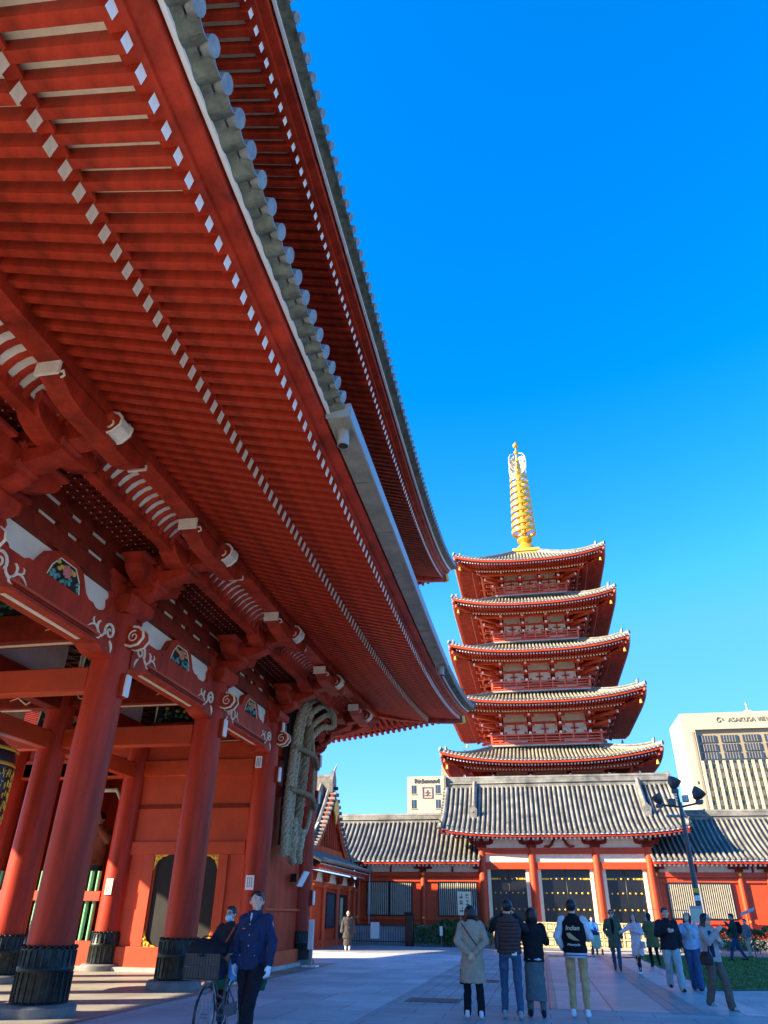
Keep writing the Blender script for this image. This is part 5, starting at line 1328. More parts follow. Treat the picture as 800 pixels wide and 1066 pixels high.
def person(label, x, y, h, face, top, topc, legc, arms=('down','down'), stride=0., hair='short', hairc=None, shoec=(.02,.02,.02), topm=None, glove=False, skirt=None,
           head_turn=0., head_tilt=0., vox=.014, female=False, extra=None, lean=0., sleevec=None, bulk=1., legw=1., name='person', group=None, seated=False):
    s = h/1.75; t = thing(name, label, 'person', (0,0,0), group)
    fs = 1.08 if not female else 1.0
    def B(mb, nm, vx, sm=2, fold=0.):
        o = mb.build(nm, t, org=(0,0,0), ang=80); remesh(o, vx, sm, fold); return o
    hipw, shw = .095*fs, .185*fs
    rs = random.Random(int((x*53+y*17)*10)); st_ = stride if stride else rs.uniform(-.14,.14); fy = [st_*.5, -st_*.5]; sp2 = rs.uniform(.09,.15); J = {}
    for i, sx in enumerate((-1, 1)):
        ft = Vector((sx*(sp2 if not stride else .08), fy[i], .085+(.05 if fy[i] < -.15 else 0)))
        hp_ = Vector((sx*hipw, 0, .93-abs(stride)*.08)); kn = hp_.lerp(ft, .50)+Vector((0, .03+(.10*abs(stride) if fy[i] < 0 else .03), 0)); J[sx] = (hp_, kn, ft)
    dz = -abs(stride)*.08
    # arms
    A = {}
    for sx, an in ((-1, arms[0]), (1, arms[1])):
        e, w_ = ARMS[an] if isinstance(an, str) else an
        sh = Vector((sx*shw, 0, 1.43+dz)); e = Vector((sx*e[0]*fs, e[1], e[2]+dz)); w_ = Vector((sx*w_[0] if an != 'x' else w_[0], w_[1], w_[2]+dz)); A[sx] = (sh, e, w_)
    ln = Matrix.Rotation(lean, 4, 'X')
    hc = Vector((0, .015, 1.628+dz)); hm = Matrix.Rotation(head_turn, 3, 'Z') @ Matrix.Rotation(head_tilt, 3, 'X')
    H = lambda a, b, c: hc+hm@Vector((a*1.12, b*1.08, c*1.06))
    # ---- body, one continuous skin
    mb = MB(); M_ = SKIN
    mb.ell(H(0,0,.02), .082, .098, .102, M_, 16, 12); mb.ell(H(0,.03,-.045), .052, .062, .062, M_, 14, 10); mb.ell(H(0,.075,-.09), .024,.022,.02, M_, 8, 6)
    mb.tube([H(0,.090,.015), H(0,.108,-.012), H(0,.100,-.028)], [.010,.016,.012], M_, 8)
    mb.ell(H(0,.088,-.055), .024,.012,.009, M_, 8, 6)
    for sx in (-1, 1): mb.ell(H(sx*.077,-.005,-.005), .012,.02,.03, M_, 8, 6); mb.ell(H(sx*.032,.078,.035), .022,.012,.008, M_, 8, 5)
    cap(mb, (0,-.005,1.45+dz), H(0,-.01,-.05), .056, .052, M_)
    loft(mb, [(0,0,.90+dz,.14*fs,.09),(0,0,1.08+dz,.125*fs,.08),(0,0,1.28+dz,.15*fs,.09),(0,0,1.42+dz,.16*fs,.075),(0,0,1.47+dz,.08,.06)], M_)
    for sx in (-1, 1):
        hp_, kn, ft = J[sx]; cap(mb, hp_, kn, .075, .052, M_); cap(mb, kn, ft, .05, .035, M_); cap(mb, ft+Vector((0,-.02,-.04)), ft+Vector((0,.13,-.05)), .035, .025, M_)
        sh, e, w_ = A[sx]; cap(mb, sh, e, .048, .038, M_); cap(mb, e, w_, .037, .026, M_)
    bo = B(mb, 'body', vox*.75, 1)
    # hands (own fine skin, continuous palm + five fingers) as children of the body
    GLM = fab('white_cotton_glove', (.80,.80,.82)) if glove else SKIN
    for sx in (-1, 1):
        sh, e, w_ = A[sx]; d = (w_-e).normalized(); mh = MB()
        side = Vector((0,1,0)) if abs(d.z) > .7 else Vector((0,0,1)); side = (side-d*side.dot(d)).normalized(); nrm = d.cross(side)*(sx)
        pc = w_+d*.05; cap(mh, w_-d*.01, w_+d*.03, .026, .03, GLM); 
        for q in (-1,-.3,.4,1): cap(mh, w_+d*.02+side*q*.018, w_+d*.085+side*q*.027, .017, .014, GLM, 8)
        for q, L in ((-1,.06),(-.33,.072),(.33,.078),(1,.068)):
            k1 = w_+d*.088+side*q*.027; k2 = k1+(d*.9-nrm*.35).normalized()*L*.5; k3 = k2+(d*.55-nrm*.85).normalized()*L*.5
            cap(mh, k1, k2, .0105, .0095, GLM, 8); cap(mh, k2, k3, .0095, .008, GLM, 8)
        th0 = w_+d*.02+side*.024; th1 = th0+(d*.6+side*.75).normalized()*.04; th2 = th1+(d*.9-nrm*.4).normalized()*.035
        cap(mh, th0, th1, .0135, .012, GLM, 8); cap(mh, th1, th2, .012, .009, GLM, 8)
        o = mh.build('hand' if not glove else 'gloved_hand', t, org=(0,0,0), ang=80); remesh(o, .0062 if vox < .016 else .009, 1)
    # ---- eyes
    mb = MB()
    for sx in (-1, 1): mb.ell(H(sx*.032,.084,.018), .013,.007,.006, HAIRB, 8, 5); mb.tube([H(sx*.018,.088,.038), H(sx*.048,.078,.040)], .0045, HAIRB, 5)
    mb.build('eyes', t, org=(0,0,0))
    # ---- hair
    HM = hairc or HAIRB; mb = MB()
    if hair != 'bald':
        mb.ell(H(0,-.018,.032), .096, .106, .098, HM, 16, 12)
        if hair == 'short': mb.ell(H(0,-.045,-.01), .080,.062,.058, HM, 12, 8); mb.ell(H(0,.045,.085), .06,.045,.035, HM, 12, 8)
        if hair in ('bob','long'):
            bt = -.11 if hair == 'bob' else -.28; mb.ell(H(0,-.02,.03), .102, .108, .10, HM, 16, 12)
            for sx in (-1, 1): cap(mb, H(sx*.072,-.02,.03), H(sx*.078,-.02,bt), .035, .03, HM)
            loft(mb, [(H(0,0,0).x, H(0,-.05,0).y, hc.z+bt, .098,.045),(H(0,0,0).x, H(0,-.05,0).y, hc.z+bt*.4, .106,.07),(H(0,0,0).x, H(0,-.04,0).y, hc.z+.03,.095,.085)], HM)
        if hair == 'bun': mb.ell(H(0,-.11,.07), .045,.045,.045, HM, 10, 8)
        if hair == 'cap': mb.ell(H(0,0,.05), .092,.108,.09, HM, 14, 10); cap(mb, H(-.04,.10,.05), H(.04,.10,.05), .02,.02, HM)
        if hair == 'beanie': mb.ell(H(0,-.01,.045), .094,.108,.105, HM, 14, 10); mb.ell(H(0,-.05,-.03), .08,.07,.085, HM, 14, 10)
        o = mb.build('hair' if hair not in ('cap','beanie') else 'hat', t, org=(0,0,0), ang=80); remesh(o, vox*.7, 1)
        if hair in ('short','bob','long'):   # clear the face
            pass
    # ---- trousers / skirt
    LM = fab(*legc)
    mb = MB()
    loft(mb, [(0,-.005,.86+dz,.150*fs,.110),(0,-.005,.96+dz,.158*fs,.115),(0,0,1.05+dz,.140*fs,.10)], LM)
    for sx in (-1, 1):
        hp_, kn, ft = J[sx]; cap(mb, hp_+Vector((0,0,-.02)), kn, .092*legw, .070*legw, LM); cap(mb, kn, ft+Vector((0,0,.0)), .070*legw, .056*legw, LM)
        if legw > 1: cap(mb, kn, ft+Vector((0,.01,-.01)), .070*legw, .066*legw, LM)
    if skirt != 'only': B(mb, 'trousers', vox, 1, .035)
    if skirt:
        zz, rr_, cc = (skirt if skirt != 'only' else (.30,.22,legc)); mb = MB()
        loft(mb, [(0,0,zz,rr_,rr_*.8),(0,0,(zz+1)/2,rr_*.9,rr_*.68),(0,0,.98,.15,.11),(0,0,1.06,.13,.10)], fab(*cc), 20); B(mb, 'skirt', vox, 1, .03)
    # ---- shoes
    SM = fab('shoe_%02d%02d%02d' % tuple(int(c*99) for c in shoec), shoec, .05, .6)
    for sx in (-1, 1):
        mb = MB(); ft = J[sx][2]; cap(mb, ft+Vector((0,-.045,-.045)), ft+Vector((sx*.01,.14,-.055)), .042, .034, SM); cap(mb, ft+Vector((0,-.03,0)), ft+Vector((0,-.02,-.04)), .045,.045, SM)
        o = mb.build('shoe', t, org=(0,0,0)); remesh(o, vox*.8, 1)
    # ---- top
    TM = fab(*topc); mb = MB(); b_ = bulk
    hem = dict(jacket=.86, coat=.52, long=.62, vest=.92, shirt=.90)[top]
    if top in ('coat','long'): rings = [(0,-.01,hem,.215*fs*b_,.165*b_),(0,-.01,.80+dz,.195*fs*b_,.15*b_),(0,0,1.02+dz,.170*fs*b_,.125*b_)]
    else: rings = [(0,0,hem+dz,.178*fs*b_,.13*b_),(0,0,.98+dz,.175*fs*b_,.13*b_),(0,0,1.08+dz,.168*fs*b_,.12*b_)]
    rings += [(0,0,1.26+dz,.188*fs*b_,.125*b_),(0,-.005,1.38+dz,.195*fs*b_,.115*b_),(0,-.005,1.45+dz,.150*fs,.09),(0,0,1.50+dz,.075,.068)]
    loft(mb, rings, TM)
    SM2 = TM
    sl = MB() if sleevec else mb
    sm_ = fab(*sleevec) if sleevec else TM
    for sx in (-1, 1):
        sh, e, w_ = A[sx]; w2 = w_+(e-w_).normalized()*.02
        cap(sl, sh+Vector((-sx*.02,0,-.01)), e, .072*b_, .058*b_, sm_); cap(sl, e, w2, .058*b_, .046*b_, sm_)
    B(mb, {'vest':'padded_vest','shirt':'sweater'}.get(top, top if top != 'long' else 'long_jacket'), vox, 1, .045)
    if sleevec: B(sl, 'sleeves', vox, 1, .035)
    cb = MB(); cb.lathe([(.072,-.0),(.078,.02),(.070,.055),(.060,.05)], (0,0,1.475+dz), TM, 16, False); cb.build('collar', t, org=(0,0,0))
    if extra: extra(t, B, H, A, J, dz, s)
    rq = random.Random(int((x*37+y*91)*10)); t.location = (x, y, .012); t.rotation_euler = (rq.uniform(-.012,.012), rq.uniform(-.015,.015), face); t.scale = (s, s, s)
    return t
PI = math.pi
# helper accessories --------------------------------------------------
def strap(t, pts, r, m, nm='bag_strap'): mb = MB(); mb.tube(pts, r, m, 6); return mb.build(nm, t, org=(0,0,0))
LEATH = mat('black_leather', (.02,.018,.018), .45, .2, 6)
def acc_glasses(t, H, dark=False):
    mb = MB()
    for sx in (-1, 1):
        if dark: mb.ell(H(sx*.034,.096,.018), .027,.006,.019, BLACK, 12, 6)
        spts = [H(sx*.034+.026*math.cos(a), .098, .018+.019*math.sin(a)) for a in [i*PI/5 for i in range(11)]]; mb.tube(spts, .003, BLACK, 4)
        mb.tube([H(sx*.06,.095,.022), H(sx*.08,-.0,.02)], .003, BLACK, 4)
    mb.build('glasses', t, org=(0,0,0))
# 1 guard ---------------------------------------------------------------
def ex_guard(t, B, H, A, J, dz, s):
    NV = fab('navy_wool', (.016,.032,.085)); mb = MB()
    for i, z in enumerate((1.34,1.22,1.10,.98,.90)): mb.ell((.0,.128+.004*(i == 0),z), .011,.006,.011, METAL, 8, 5)
    mb.build('buttons', t, org=(0,0,0))
    mb = MB()
    for sx in (-1, 1):
        mb.box(sx*.10-.05, sx*.10+.05, .118, .134, 1.245, 1.265, NV); mb.box(sx*.10-.045, sx*.10+.045, .113, .128, 1.15, 1.25, NV)
        mb.box(sx*.115-.055, sx*.115+.055, .118, .136, .985, 1.01, NV); mb.box(sx*.115-.05, sx*.115+.05, .112, .130, .88, .99, NV); 
    mb.build('pockets', t, org=(0,0,0), bevel=.004)
    mb = MB(); [mb.ell((sx*.115,.138,.995), .008,.004,.008, METAL, 8, 5) for sx in (-1,1)]; mb.build('pocket_buttons', t, org=(0,0,0))
    mb = MB(); mb.prism([(-.03,.095,1.47),(.03,.095,1.47),(0,.128,1.37)], (0,.006,0), fab('white_shirt', (.6,.65,.75))); mb.build('shirt_front', t, org=(0,0,0))
    mb = MB()
    for sx in (-1, 1): mb.prism([(sx*.02,.10,1.50),(sx*.075,.075,1.50),(sx*.085,.118,1.40),(sx*.02,.132,1.36)][::(1 if sx > 0 else -1)], (0,.01,0), NV)
    mb.build('lapels', t, org=(0,0,0)); mb = MB(); mb.box(.09-.022,.09+.022,.128,.136,1.285,1.297, mat('red_badge', (.6,.1,.05), .5, .05)); mb.build('badge', t, org=(0,0,0))
person('guard in buttoned navy jacket and white gloves walking towards the viewer beside the bicycle', -3.80, 10.45, 1.78, PI-.25, 'jacket', ('navy_wool',(.016,.032,.085)), ('black_wool',(.012,.012,.018)), (((.27,.0,1.16),(.30,.06,.92)),((.25,-.03,1.16),(.24,.04,.92))), stride=.30, glove=True, head_turn=.75, vox=.011, extra=ex_guard, bulk=1.06, legw=1.15)
# 2 cyclist -------------------------------------------------------------
def ex_cyc(t, B, H, A, J, dz, s):
    acc_glasses(t, H); MK = fab('mask_cloth', (.62,.72,.82)); mb = MB(); mb.ell(H(0,.055,-.05), .06,.058,.055, MK, 14, 10); o = mb.build('face_mask', t, org=(0,0,0))
    mb = MB(); G = fab('dark_green_cloth', (.015,.10,.06)); loft(mb, [(-.05,.20,.55,.20,.10),(-.05,.20,.8,.22,.11),(-.05,.18,1.0,.12,.08)], G); B(mb, 'apron', .014, 1, .04)
    strap(t, [(-.15,.05,1.46),(-.10,.15,1.3),(.0,.2,1.1)], .014, fab('red_scarf', (.6,.08,.04)), 'scarf')
person('person in dark jacket glasses and pale mask pushing the bicycle behind the guard', -4.80, 12.1, 1.60, PI-.2, 'jacket', ('black_jacket',(.02,.02,.026)), ('black_wool',(.012,.012,.018)), ('handle','handle'), stride=.2, vox=.013, extra=ex_cyc, lean=.1, female=True, bulk=1.15)
# 3 monk ----------------------------------------------------------------
def ex_monk(t, B, H, A, J, dz, s):
    K = fab('grey_brown_robe', (.075,.065,.06)); mb = MB(); loft(mb, [(0,0,.22,.22,.19),(0,0,.6,.21,.18),(0,0,1.0,.2,.16)], K); 
    for sx in (-1, 1): cap(mb, (sx*.25,0,1.25), (sx*.27,.02,.85), .085, .13, K)
    B(mb, 'robe_skirt', .02, 1, .04)
person('bald monk in a grey brown robe walking away past the left wing wall', -9.3, 38.6, 1.68, .3, 'coat', ('grey_brown_robe',(.075,.065,.06)), ('white_sock',(.6,.6,.65)), ('chest','chest'), stride=.3, hair='bald', vox=.02, extra=ex_monk, shoec=(.5,.5,.6), bulk=1.15)
# 4 woman in coat --------------------------------------------------------
def ex_coat(t, B, H, A, J, dz, s):
    strap(t, [(-.17,-.10,1.46),(-.06,-.150,1.30),(.06,-.155,1.15),(.16,-.10,1.02)], .010, BLACK)
    mb = MB(); loft(mb, [(-.13,.02,.5,.12,.16),(-.13,.02,.75,.10,.12)], fab('black_lining',(.012,.012,.014))); B(mb, 'dark_lining', .016, 1)
person('woman in long grey brown coat seen from behind with hands clasped behind her', -1.26, 14.55, 1.66, .05, 'coat', ('taupe_wool',(.44,.33,.23)), ('black_wool',(.012,.012,.018)), ('back','back'), hair='bob', vox=.011, extra=ex_coat, shoec=(.75,.75,.78), female=True, bulk=1.13, legw=1.05)
# 5 man padded vest, taking a photo
def ex_vest(t, B, H, A, J, dz, s):
    V = fab('brown_padding', (.09,.05,.045), .15, .5); mb = MB()
    for i in range(9):
        z = 1.42-i*.058; mb.tube([(.185*math.cos(a)*(1.02), .128*math.sin(a), z) for a in [j*2*PI/20 for j in range(21)]], .031, V, 8, cap=False)
    o = mb.build('quilting', t, org=(0,0,0))
    mb = MB(); mb.tube([(.165*math.cos(a), .12*math.sin(a), .955) for a in [j*2*PI/20 for j in range(21)]], .02, fab('tan_belt', (.3,.2,.12)), 6, cap=False); mb.build('belt', t, org=(0,0,0))
    mb = MB(); mb.box(.04,.13,-.135,-.11,.90,.965,WHT); mb.build('shirt_tail', t, org=(0,0,0), bevel=.01)
    mb = MB(); mb.box(-.07,.07,.30,.32,1.50,1.57,BLACK); mb.build('phone', t, org=(0,0,0))
    mb = MB(); loft(mb, [(-.20,-.02,.98,.05,.09),(-.20,-.02,1.15,.06,.10),(-.2,-.02,1.3,.03,.06)], LEATH); B(mb, 'shoulder_bag', .014, 1)
person('man in dark brown padded vest and blue jeans taking a picture, seen from behind', -.62, 14.65, 1.76, 0.0, 'vest', ('brown_padding',(.09,.05,.045)), ('blue_denim',(.05,.10,.17)), ('camera','camera'), hair='short', vox=.011, extra=ex_vest, shoec=(.35,.35,.36), sleevec=('dark_sleeve',(.02,.022,.03)), bulk=1.05)
# 6 woman beside
def ex_skirt(t, B, H, A, J, dz, s):
    mb = MB(); mb.tube([(.16*math.cos(a), .12*math.sin(a), .90) for a in [j*2*PI/20 for j in range(21)]], .03, fab('white_hem',(.6,.62,.66)), 6, cap=False); mb.build('shirt_hem', t, org=(0,0,0))
person('woman in black jacket and long grey blue skirt beside the man in the vest', -.22, 15.0, 1.64, .15, 'jacket', ('black_jacket2',(.014,.014,.017)), ('grey_blue_skirt',(.12,.15,.16)), ('phone','chest'), hair='bob', vox=.012, extra=ex_skirt, skirt=(.25,.20,('grey_blue_skirt',(.12,.15,.16))), shoec=(.015,.015,.018), female=True, bulk=1.12)
# 7 varsity
def ex_vars(t, B, H, A, J, dz, s):
    mb = MB(); W = fab('cream_rib',(.55,.58,.62))
    for z in (.875, .905): mb.tube([(.188*math.cos(a), .140*math.sin(a), z) for a in [j*2*PI/24 for j in range(25)]], .024, W if z < .9 else W, 6, cap=False)
    mb.build('waistband', t, org=(0,0,0))
    mb = MB()
    mb.tube([(.196*math.cos(a), .146*math.sin(a), .892) for a in [j*2*PI/24 for j in range(25)]], .016, BLACK, 6, cap=False); mb.build('waist_stripe', t, org=(0,0,0))
    PK = mat('pink_lettering', (.75,.38,.36), .7, .05); 
    def tx(b, sz, m, z, xx=0, sh=.25, nm='lettering'): 
        o = txt(nm, b, sz, m, t, (xx, -.150, z), (R(90), 0, 0), .006, sh); return o
    tx('Indian', .105, PK, 1.30); tx('Indian', .100, CREAM, 1.302); tx('Motocycle', .052, WHT, 1.05)
    TN = mat('tan_patch', (.55,.38,.20), .7, .1)
    mb = MB(); mb.prism([(-.11,-.150,1.22),(-.05,-.152,1.23),(.03,-.153,1.17),(.11,-.150,1.11),(.0,-.152,1.12),(-.08,-.150,1.15)], (0,-.01,0), TN); mb.build('feather_patch', t, org=(0,0,0))
    mb = MB(); mb.ell((.245,-.0,1.30), .03,.03,.035, PINK, 8, 6); mb.build('sleeve_patch', t, org=(0,0,0))
    mb = MB(); 
    for sx in (-1,1): w_ = A[sx][2]; e = A[sx][1]; d = (w_-e).normalized(); mb.tube([w_-d*.06, w_-d*.01], .049, BLACK, 12)
    mb.build('cuffs', t, org=(0,0,0))
person('man in black varsity jacket with pale sleeves and script on the back, tan trousers', .52, 15.2, 1.78, -.15, 'jacket', ('black_wool_jacket',(.010,.010,.013)), ('tan_chino',(.62,.37,.17)), ('pocket','front'), hair='short', head_turn=-.1, vox=.011, extra=ex_vars, shoec=(.78,.80,.85), sleevec=('pale_sleeve',(.62,.68,.70)), bulk=1.10)
# 8 pushchair person
def ex_none(*a): pass
person('person in bright blue top standing behind a pushchair in front of the gold barriers', 2.35, 40.6, 1.55, PI, 'jacket', ('bright_blue',(.02,.13,.45)), ('dark_navy',(.02,.03,.10)), ('handle','handle'), hair='short', vox=.02)
t = thing('pushchair', 'small pushchair with pale green cover in front of the person in blue', 'pushchair', (2.4, 39.9, 0))
mb = MB(); loft(mb, [(2.4,39.9,.25,.17,.22),(2.4,39.9,.5,.24,.28),(2.4,39.95,.8,.20,.22)], fab('pale_green_cover',(.45,.55,.35))); o = mb.build('cover', t)
mb = MB(); mb.ell((2.4,40.05,.78), .23,.22,.2, fab('navy_hood',(.03,.04,.14)), 12, 8); mb.build('hood', t)
mb = MB(); [mb.tube([(2.4+sx*.22,39.7,.12),(2.4+sx*.22,40.1,.6),(2.4+sx*.2,40.4,1.0)], .014, METD, 6) for sx in (-1,1)]; mb.tube([(2.2,40.4,1.0),(2.6,40.4,1.0)], .018, BLACK, 6); mb.build('frame', t)
for sx in (-1,1):
    for yy in (39.68, 40.2): mb = MB(); mb.tube([(2.4+sx*.24-.02,yy,.12),(2.4+sx*.24+.02,yy,.12)], .12, BLACK, 14); mb.build('wheel', t)
# 9 couple
def ex_oliv(t, B, H, A, J, dz, s):
    acc_glasses(t, H, True); mb = MB(); loft(mb, [(0,.10,.95,.055,.03),(0,.115,1.2,.06,.03),(0,.09,1.45,.05,.03)], fab('black_tshirt',(.012,.012,.014))); B(mb, 'dark_shirt_front', .016, 1)
person('man in open olive jacket and sunglasses walking towards the viewer', 2.33, 28.6, 1.76, PI-.1, 'long', ('olive_green',(.10,.12,.07)), ('blue_denim',(.05,.10,.17)), ('down','pocket'), stride=.25, vox=.016, extra=ex_oliv, bulk=1.02)
def ex_pink(t, B, H, A, J, dz, s):
    mb = MB(); loft(mb, [(-.24,.08,.72,.10,.05),(-.24,.08,.92,.09,.04)], fab('pale_bag',(.5,.45,.5))); B(mb, 'handbag', .014, 1)
person('woman with long dark hair in short pale pink coat and dark tights', 2.85, 27.0, 1.64, PI-.5, 'coat', ('pale_pink_wool',(.80,.62,.64)), ('dark_tights',(.035,.03,.03)), ('chest','reach'), stride=.35, hair='long', vox=.015, female=True, extra=ex_pink, shoec=(.7,.68,.66), legw=.72, bulk=1.0, head_turn=.5)
# 11 olive coat from behind
person('person in olive green coat and black trousers seen from behind on the lawn edge', 3.85, 31.0, 1.68, .2, 'long', ('dark_olive',(.13,.14,.055)), ('black_wool',(.012,.012,.018)), ('chest','chest'), stride=.35, hair='beanie', hairc=fab('navy_cap',(.02,.025,.06)), vox=.016, bulk=1.12)
# 12
person('man in black zipped jacket and pale loose jeans on the lawn edge', 3.02, 21.2, 1.77, PI+.1, 'jacket', ('black_jacket',(.012,.014,.020)), ('pale_denim',(.40,.47,.48)), ('down','chest'), stride=.45, hair='short', vox=.013, bulk=1.18, legw=1.25)
# 13
def ex_sw(t, B, H, A, J, dz, s): strap(t, [(.10,.09,1.45),(0,.135,1.3),(-.14,.125,1.12)], .007, BLACK)
person('woman in light blue sweater and wide blue jeans looking up with a hand raised', 3.58, 21.6, 1.66, PI-.25, 'shirt', ('light_blue_knit',(.38,.50,.62)), ('bright_denim',(.045,.10,.22)), ('down','chest'), stride=.3, hair='bob', vox=.013, female=True, extra=ex_sw, legw=1.3, bulk=1.15, head_tilt=.35, head_turn=-.3)
# 14
def ex_grey(t, B, H, A, J, dz, s):
    strap(t, [(.17,.05,1.45),(.20,.12,1.2),(.24,.10,.95)], .016, fab('navy_strap',(.02,.03,.08)))
    mb = MB(); loft(mb, [(.27,.05,.78,.07,.15),(.27,.05,.92,.09,.17),(.26,.05,1.02,.03,.10)], LEATH); B(mb, 'shoulder_bag', .012, 1)
    mb = MB(); loft(mb, [(.10,.10,.92,.05,.05),(.11,.12,1.15,.05,.04),(.08,.10,1.40,.04,.03)], fab('navy_strap',(.02,.03,.08))); B(mb, 'scarf', .012, 1)
    acc_glasses(t, H)
person('woman with black bob in grey jacket and brown trousers walking with a black shoulder bag', 3.20, 17.2, 1.62, PI+.75, 'jacket', ('warm_grey_wool',(.42,.38,.35)), ('dark_brown_wool',(.15,.115,.09)), ('chest','phone'), stride=.38, hair='bob', vox=.012, female=True, extra=ex_grey, legw=1.2, bulk=1.2, shoec=(.45,.5,.5), head_turn=.0)
# far right group
def ex_pack(t, B, H, A, J, dz, s):
    mb = MB(); loft(mb, [(0,-.22,1.0,.13,.09),(0,-.24,1.2,.15,.12),(0,-.2,1.42,.11,.08)], fab('black_pack',(.015,.015,.02))); B(mb, 'backpack', .018, 1)
person('man in dark green jacket and blue trousers striding across in front of the right wing', 7.85, 36.5, 1.76, PI/2, 'jacket', ('forest_green',(.02,.05,.045)), ('navy_denim',(.02,.05,.15)), ('phone','swing'), stride=.6, vox=.018, extra=ex_pack, bulk=1.1)
person('person with black backpack and beige trousers behind the striding man', 9.25, 40.5, 1.55, PI/2+.6, 'jacket', ('grey_jacket',(.15,.16,.18)), ('beige_cotton',(.38,.34,.27)), ('down','down'), stride=.3, vox=.02, extra=ex_pack)
person('young person in cream jacket and blue jeans at the far right', 11.2, 41.5, 1.62, PI-.4, 'shirt', ('cream_jacket',(.5,.46,.42)), ('bright_denim',(.045,.10,.22)), ('chest','down'), stride=.35, vox=.02, female=True, hair='short')
person('person in dusty pink jacket and dark jeans at the right edge of the photo', 10.75, 36.9, 1.70, PI/2+.3, 'jacket', ('dusty_pink',(.35,.20,.22)), ('navy_denim',(.02,.05,.15)), ('down','swing'), stride=.4, vox=.02, shoec=(.6,.6,.62))
person('person in dark navy coat half hidden behind the nearest red column', -9.42, 14.0, 1.60, 1.4, 'jacket', ('dark_navy_coat',(.02,.03,.06)), ('black_wool',(.012,.012,.018)), ('down','down'), vox=.014)

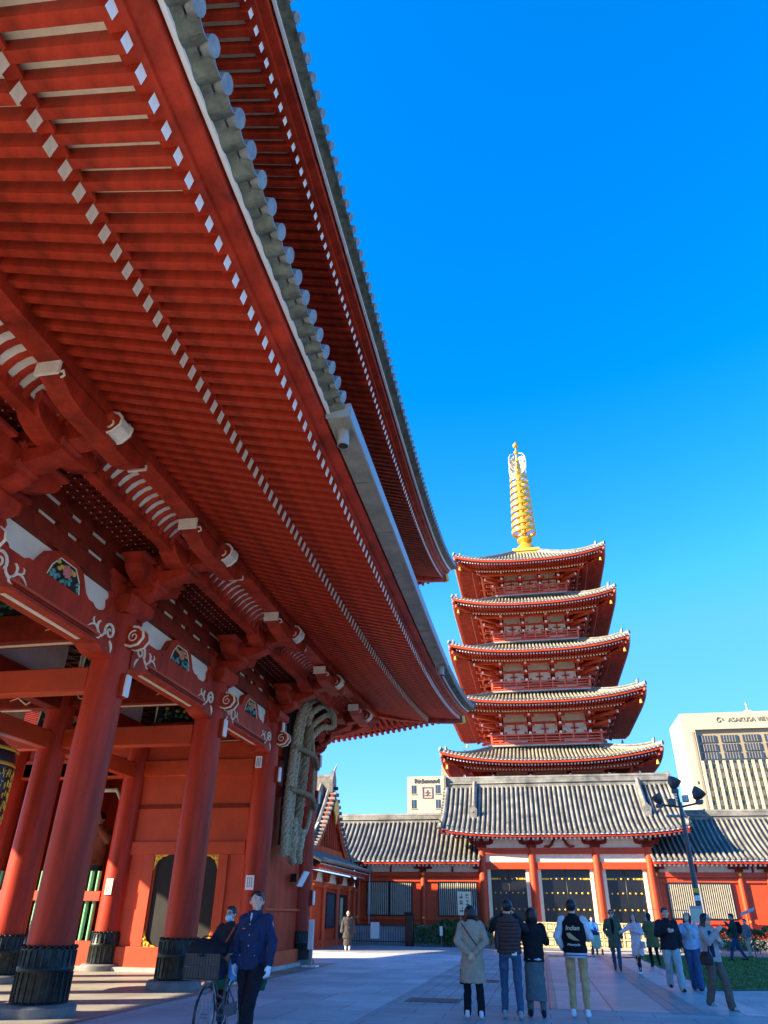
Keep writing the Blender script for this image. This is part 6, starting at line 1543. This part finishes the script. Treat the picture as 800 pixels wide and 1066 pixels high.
# ================================================================== BICYCLE
bx_, by_ = -4.42, 11.0
bike = thing('bicycle', 'city bicycle with black front basket pushed by the masked person', 'bicycle', (0, 0, 0))
def bike_build():
    O = Vector((0,0,0)); rw = .33; yf, yr = -.52, .52
    for yy, nm in ((yf,'wheel'),(yr,'wheel')):
        mb = MB(); mb.tube([(0, yy+rw*math.cos(a), rw+rw*math.sin(a)) for a in [i*2*PI/36 for i in range(37)]], .019, BLACK, 8, cap=False); wo = mb.build(nm, bike, org=(0,0,0))
        mb = MB(); mb.tube([(0, yy+(rw-.03)*math.cos(a), rw+(rw-.03)*math.sin(a)) for a in [i*2*PI/36 for i in range(37)]], .009, METAL, 6, cap=False)
        for i in range(24): a = i*2*PI/24; mb.tube([(.02*(-1)**i, yy+.02*math.cos(a+.8), rw+.02*math.sin(a+.8)),(0, yy+(rw-.03)*math.cos(a), rw+(rw-.03)*math.sin(a))], .0016, METAL, 3)
        mb.tube([(-.05,yy,rw),(.05,yy,rw)], .022, METAL, 10); mb.build('rim', wo, org=(0,0,0))
        wo.location = (0,0,0)
        mb = MB(); mb.tube([(0, yy+(rw+.035)*math.cos(a), rw+(rw+.035)*math.sin(a)) for a in [PI*.05+i*PI*.75/12 for i in range(13)]], .02, METAL, 6, flat=.4); mb.build('mudguard', bike, org=(0,0,0))
    mb = MB()
    hd = (0,-.34,.86); hb = (0,-.38,.68); bb = (0,.06,.28); st = (0,.20,.72); ax = (0,yr,rw)
    mb.tube([hb,(0,-.2,.42),bb], .02, METD, 8); mb.tube([(0,-.36,.76),(0,-.12,.52),(0,.12,.46)], .016, METD, 8); mb.tube([bb,st], .016, METD, 8)
    for sx in (-.05,.05): mb.tube([(sx*.4,.08,.30),(sx,yr,rw)], .010, METD, 6); mb.tube([(sx*.3,.17,.64),(sx,yr,rw)], .008, METD, 6)
    mb.build('frame', bike, org=(0,0,0))
    mb = MB(); mb.tube([hd,hb], .02, METAL, 8)
    for sx in (-.055,.055): mb.tube([(sx*.5,-.385,.68),(sx,-.43,.6),(sx,yf,rw)], .011, METAL, 8)
    mb.build('fork', bike, org=(0,0,0))
    mb = MB(); mb.tube([(0,-.33,.86),(0,-.31,.98)], .014, METAL, 8); mb.tube([(-.28,-.05,1.02),(-.25,-.18,1.02),(-.14,-.31,.99),(0,-.33,.98),(.14,-.31,.99),(.25,-.18,1.02),(.28,-.05,1.02)], .012, METAL, 8); hb_ = mb.build('handlebar', bike, org=(0,0,0))
    mb = MB(); [mb.tube([(sx*.25,-.17,1.02),(sx*.285,-.02,1.02)], .017, BLACK, 8) for sx in (-1,1)]; mb.build('grips', hb_, org=(0,0,0))
    # basket
    mb = MB(); x0, x1, y0, y1, z0, z1 = -.24,.24,-.78,-.44,.74,1.02
    mb.box(x0,x1,y0,y0+.02,z0,z1,BLACK); mb.box(x0,x1,y1-.02,y1,z0,z1,BLACK); mb.box(x0,x0+.02,y0,y1,z0,z1,BLACK); mb.box(x1-.02,x1,y0,y1,z0,z1,BLACK); mb.box(x0,x1,y0,y1,z0,z0+.02,BLACK)
    for i in range(13): x = x0+(x1-x0)*i/12; mb.tube([(x,y0-.006,z0),(x,y0-.006,z1)], .006, METD, 4)
    for z in (z0,z0+.14,z1): mb.tube([(x0,y0-.01,z),(x1,y0-.01,z)], .009, METD, 5)
    mb.build('basket', bike, org=(0,0,0), bevel=.006)
    mb = MB(); loft(mb, [(0,.24,.80,.03,.06),(0,.26,.83,.09,.13),(0,.26,.86,.085,.12)], BLACK); mb.tube([(0,.20,.70),(0,.24,.82)], .014, METAL, 8); mb.build('saddle', bike, org=(0,0,0))
    mb = MB(); mb.tube([(-.03,.06,.28),(.06,.06,.28)], .07, METD, 16); mb.tube([(.07,.06,.28),(.07,-.05,.16)], .009, METAL, 6); mb.tube([(-.05,.06,.28),(-.05,.17,.40)], .009, METAL, 6); mb.box(.06,.15,-.09,-.01,.145,.165,BLACK); mb.box(-.15,-.06,.13,.21,.39,.41,BLACK)
    mb.box(.03,.05,.02,.56,.25,.40,METD); mb.build('crank', bike, org=(0,0,0))
    mb = MB(); mb.ell((.0,-.60,.60), .04,.05,.04, METAL, 10, 8); mb.build('headlamp', bike, org=(0,0,0))
    mb = MB(); [mb.tube([(sx*.06,yr+.02,rw),(sx*.1,yr+.12,.02)], .008, METAL, 6) for sx in (-1,1)]; mb.tube([(-.12,.64,.02),(.12,.64,.02)], .009, METAL, 6); mb.build('stand', bike, org=(0,0,0))
bike_build()
bike.location = (bx_, by_, .012); bike.rotation_euler = (0,0,.02)
def bag(name, label, cat, c, r, col, m, vox=.018):
    t = thing(name, label, cat, c); mb = MB(); loft(mb, [(c[0],c[1],c[2]-r[2],r[0]*.75,r[1]*.75),(c[0],c[1],c[2]-r[2]*.3,r[0],r[1]),(c[0],c[1],c[2]+r[2]*.4,r[0]*.95,r[1]*.9),(c[0],c[1],c[2]+r[2],r[0]*.55,r[1]*.5)], m)
    o = mb.build('bag_body', t); remesh(o, vox, 1, .05)
    mb = MB(); mb.tube([(c[0]-r[0]*.5,c[1],c[2]+r[2]*.8),(c[0]-r[0]*.2,c[1],c[2]+r[2]*1.25),(c[0]+r[0]*.2,c[1],c[2]+r[2]*1.25),(c[0]+r[0]*.5,c[1],c[2]+r[2]*.8)], .010, m, 6); mb.build('handle', t)
bag('bag', 'black cloth bag stuffed into the bicycle basket', 'bag', (bx_, by_-.60, 1.08), (.29,.20,.12), None, fab('black_cloth',(.014,.016,.02)))
bag('bag', 'small light blue plastic bag hanging beside the bicycle basket', 'bag', (bx_+.36, by_-.45, .86), (.11,.10,.12), None, fab('light_blue_plastic',(.12,.38,.75), .1, .4))
bag('bag', 'dark green bag hanging between the bicycle and the guard', 'bag', (bx_+.55, by_-.15, .78), (.17,.12,.17), None, fab('dark_green_cloth',(.015,.10,.06)))

# guardian statue inside the enclosure
def ex_nio(t, B, H, A, J, dz, s):
    mb = MB(); mb.tube([(-.4,.1,1.5),(-.5,.15,1.8),(-.25,.05,2.1),(.25,.05,2.1),(.5,.15,1.8),(.45,.2,1.2),(.55,.2,.6)], .035, fab('pale_ribbon',(.75,.85,.6)), 8); mb.build('ribbon', t, org=(0,0,0))
    mb = MB(); mb.lathe([(.45,-.3),(.5,-.1),(.42,.05)], (0,0,0), DARK, 16); mb.build('rock_base', t, org=(0,0,0))
g_ = person('dark wooden guardian statue with pale ribbons behind the green slats', -14.75, 24.0, 3.5, PI, 'vest', ('statue_wood',(.30,.10,.05)), ('statue_cloth',(.05,.12,.09)), ('up','hip'), hair='bun', vox=.02, extra=ex_nio, name='guardian_statue', bulk=1.25, skirt=(.35,.26,('statue_cloth',(.05,.12,.09))))
g_['category'] = 'statue'; g_.location.z = 1.0
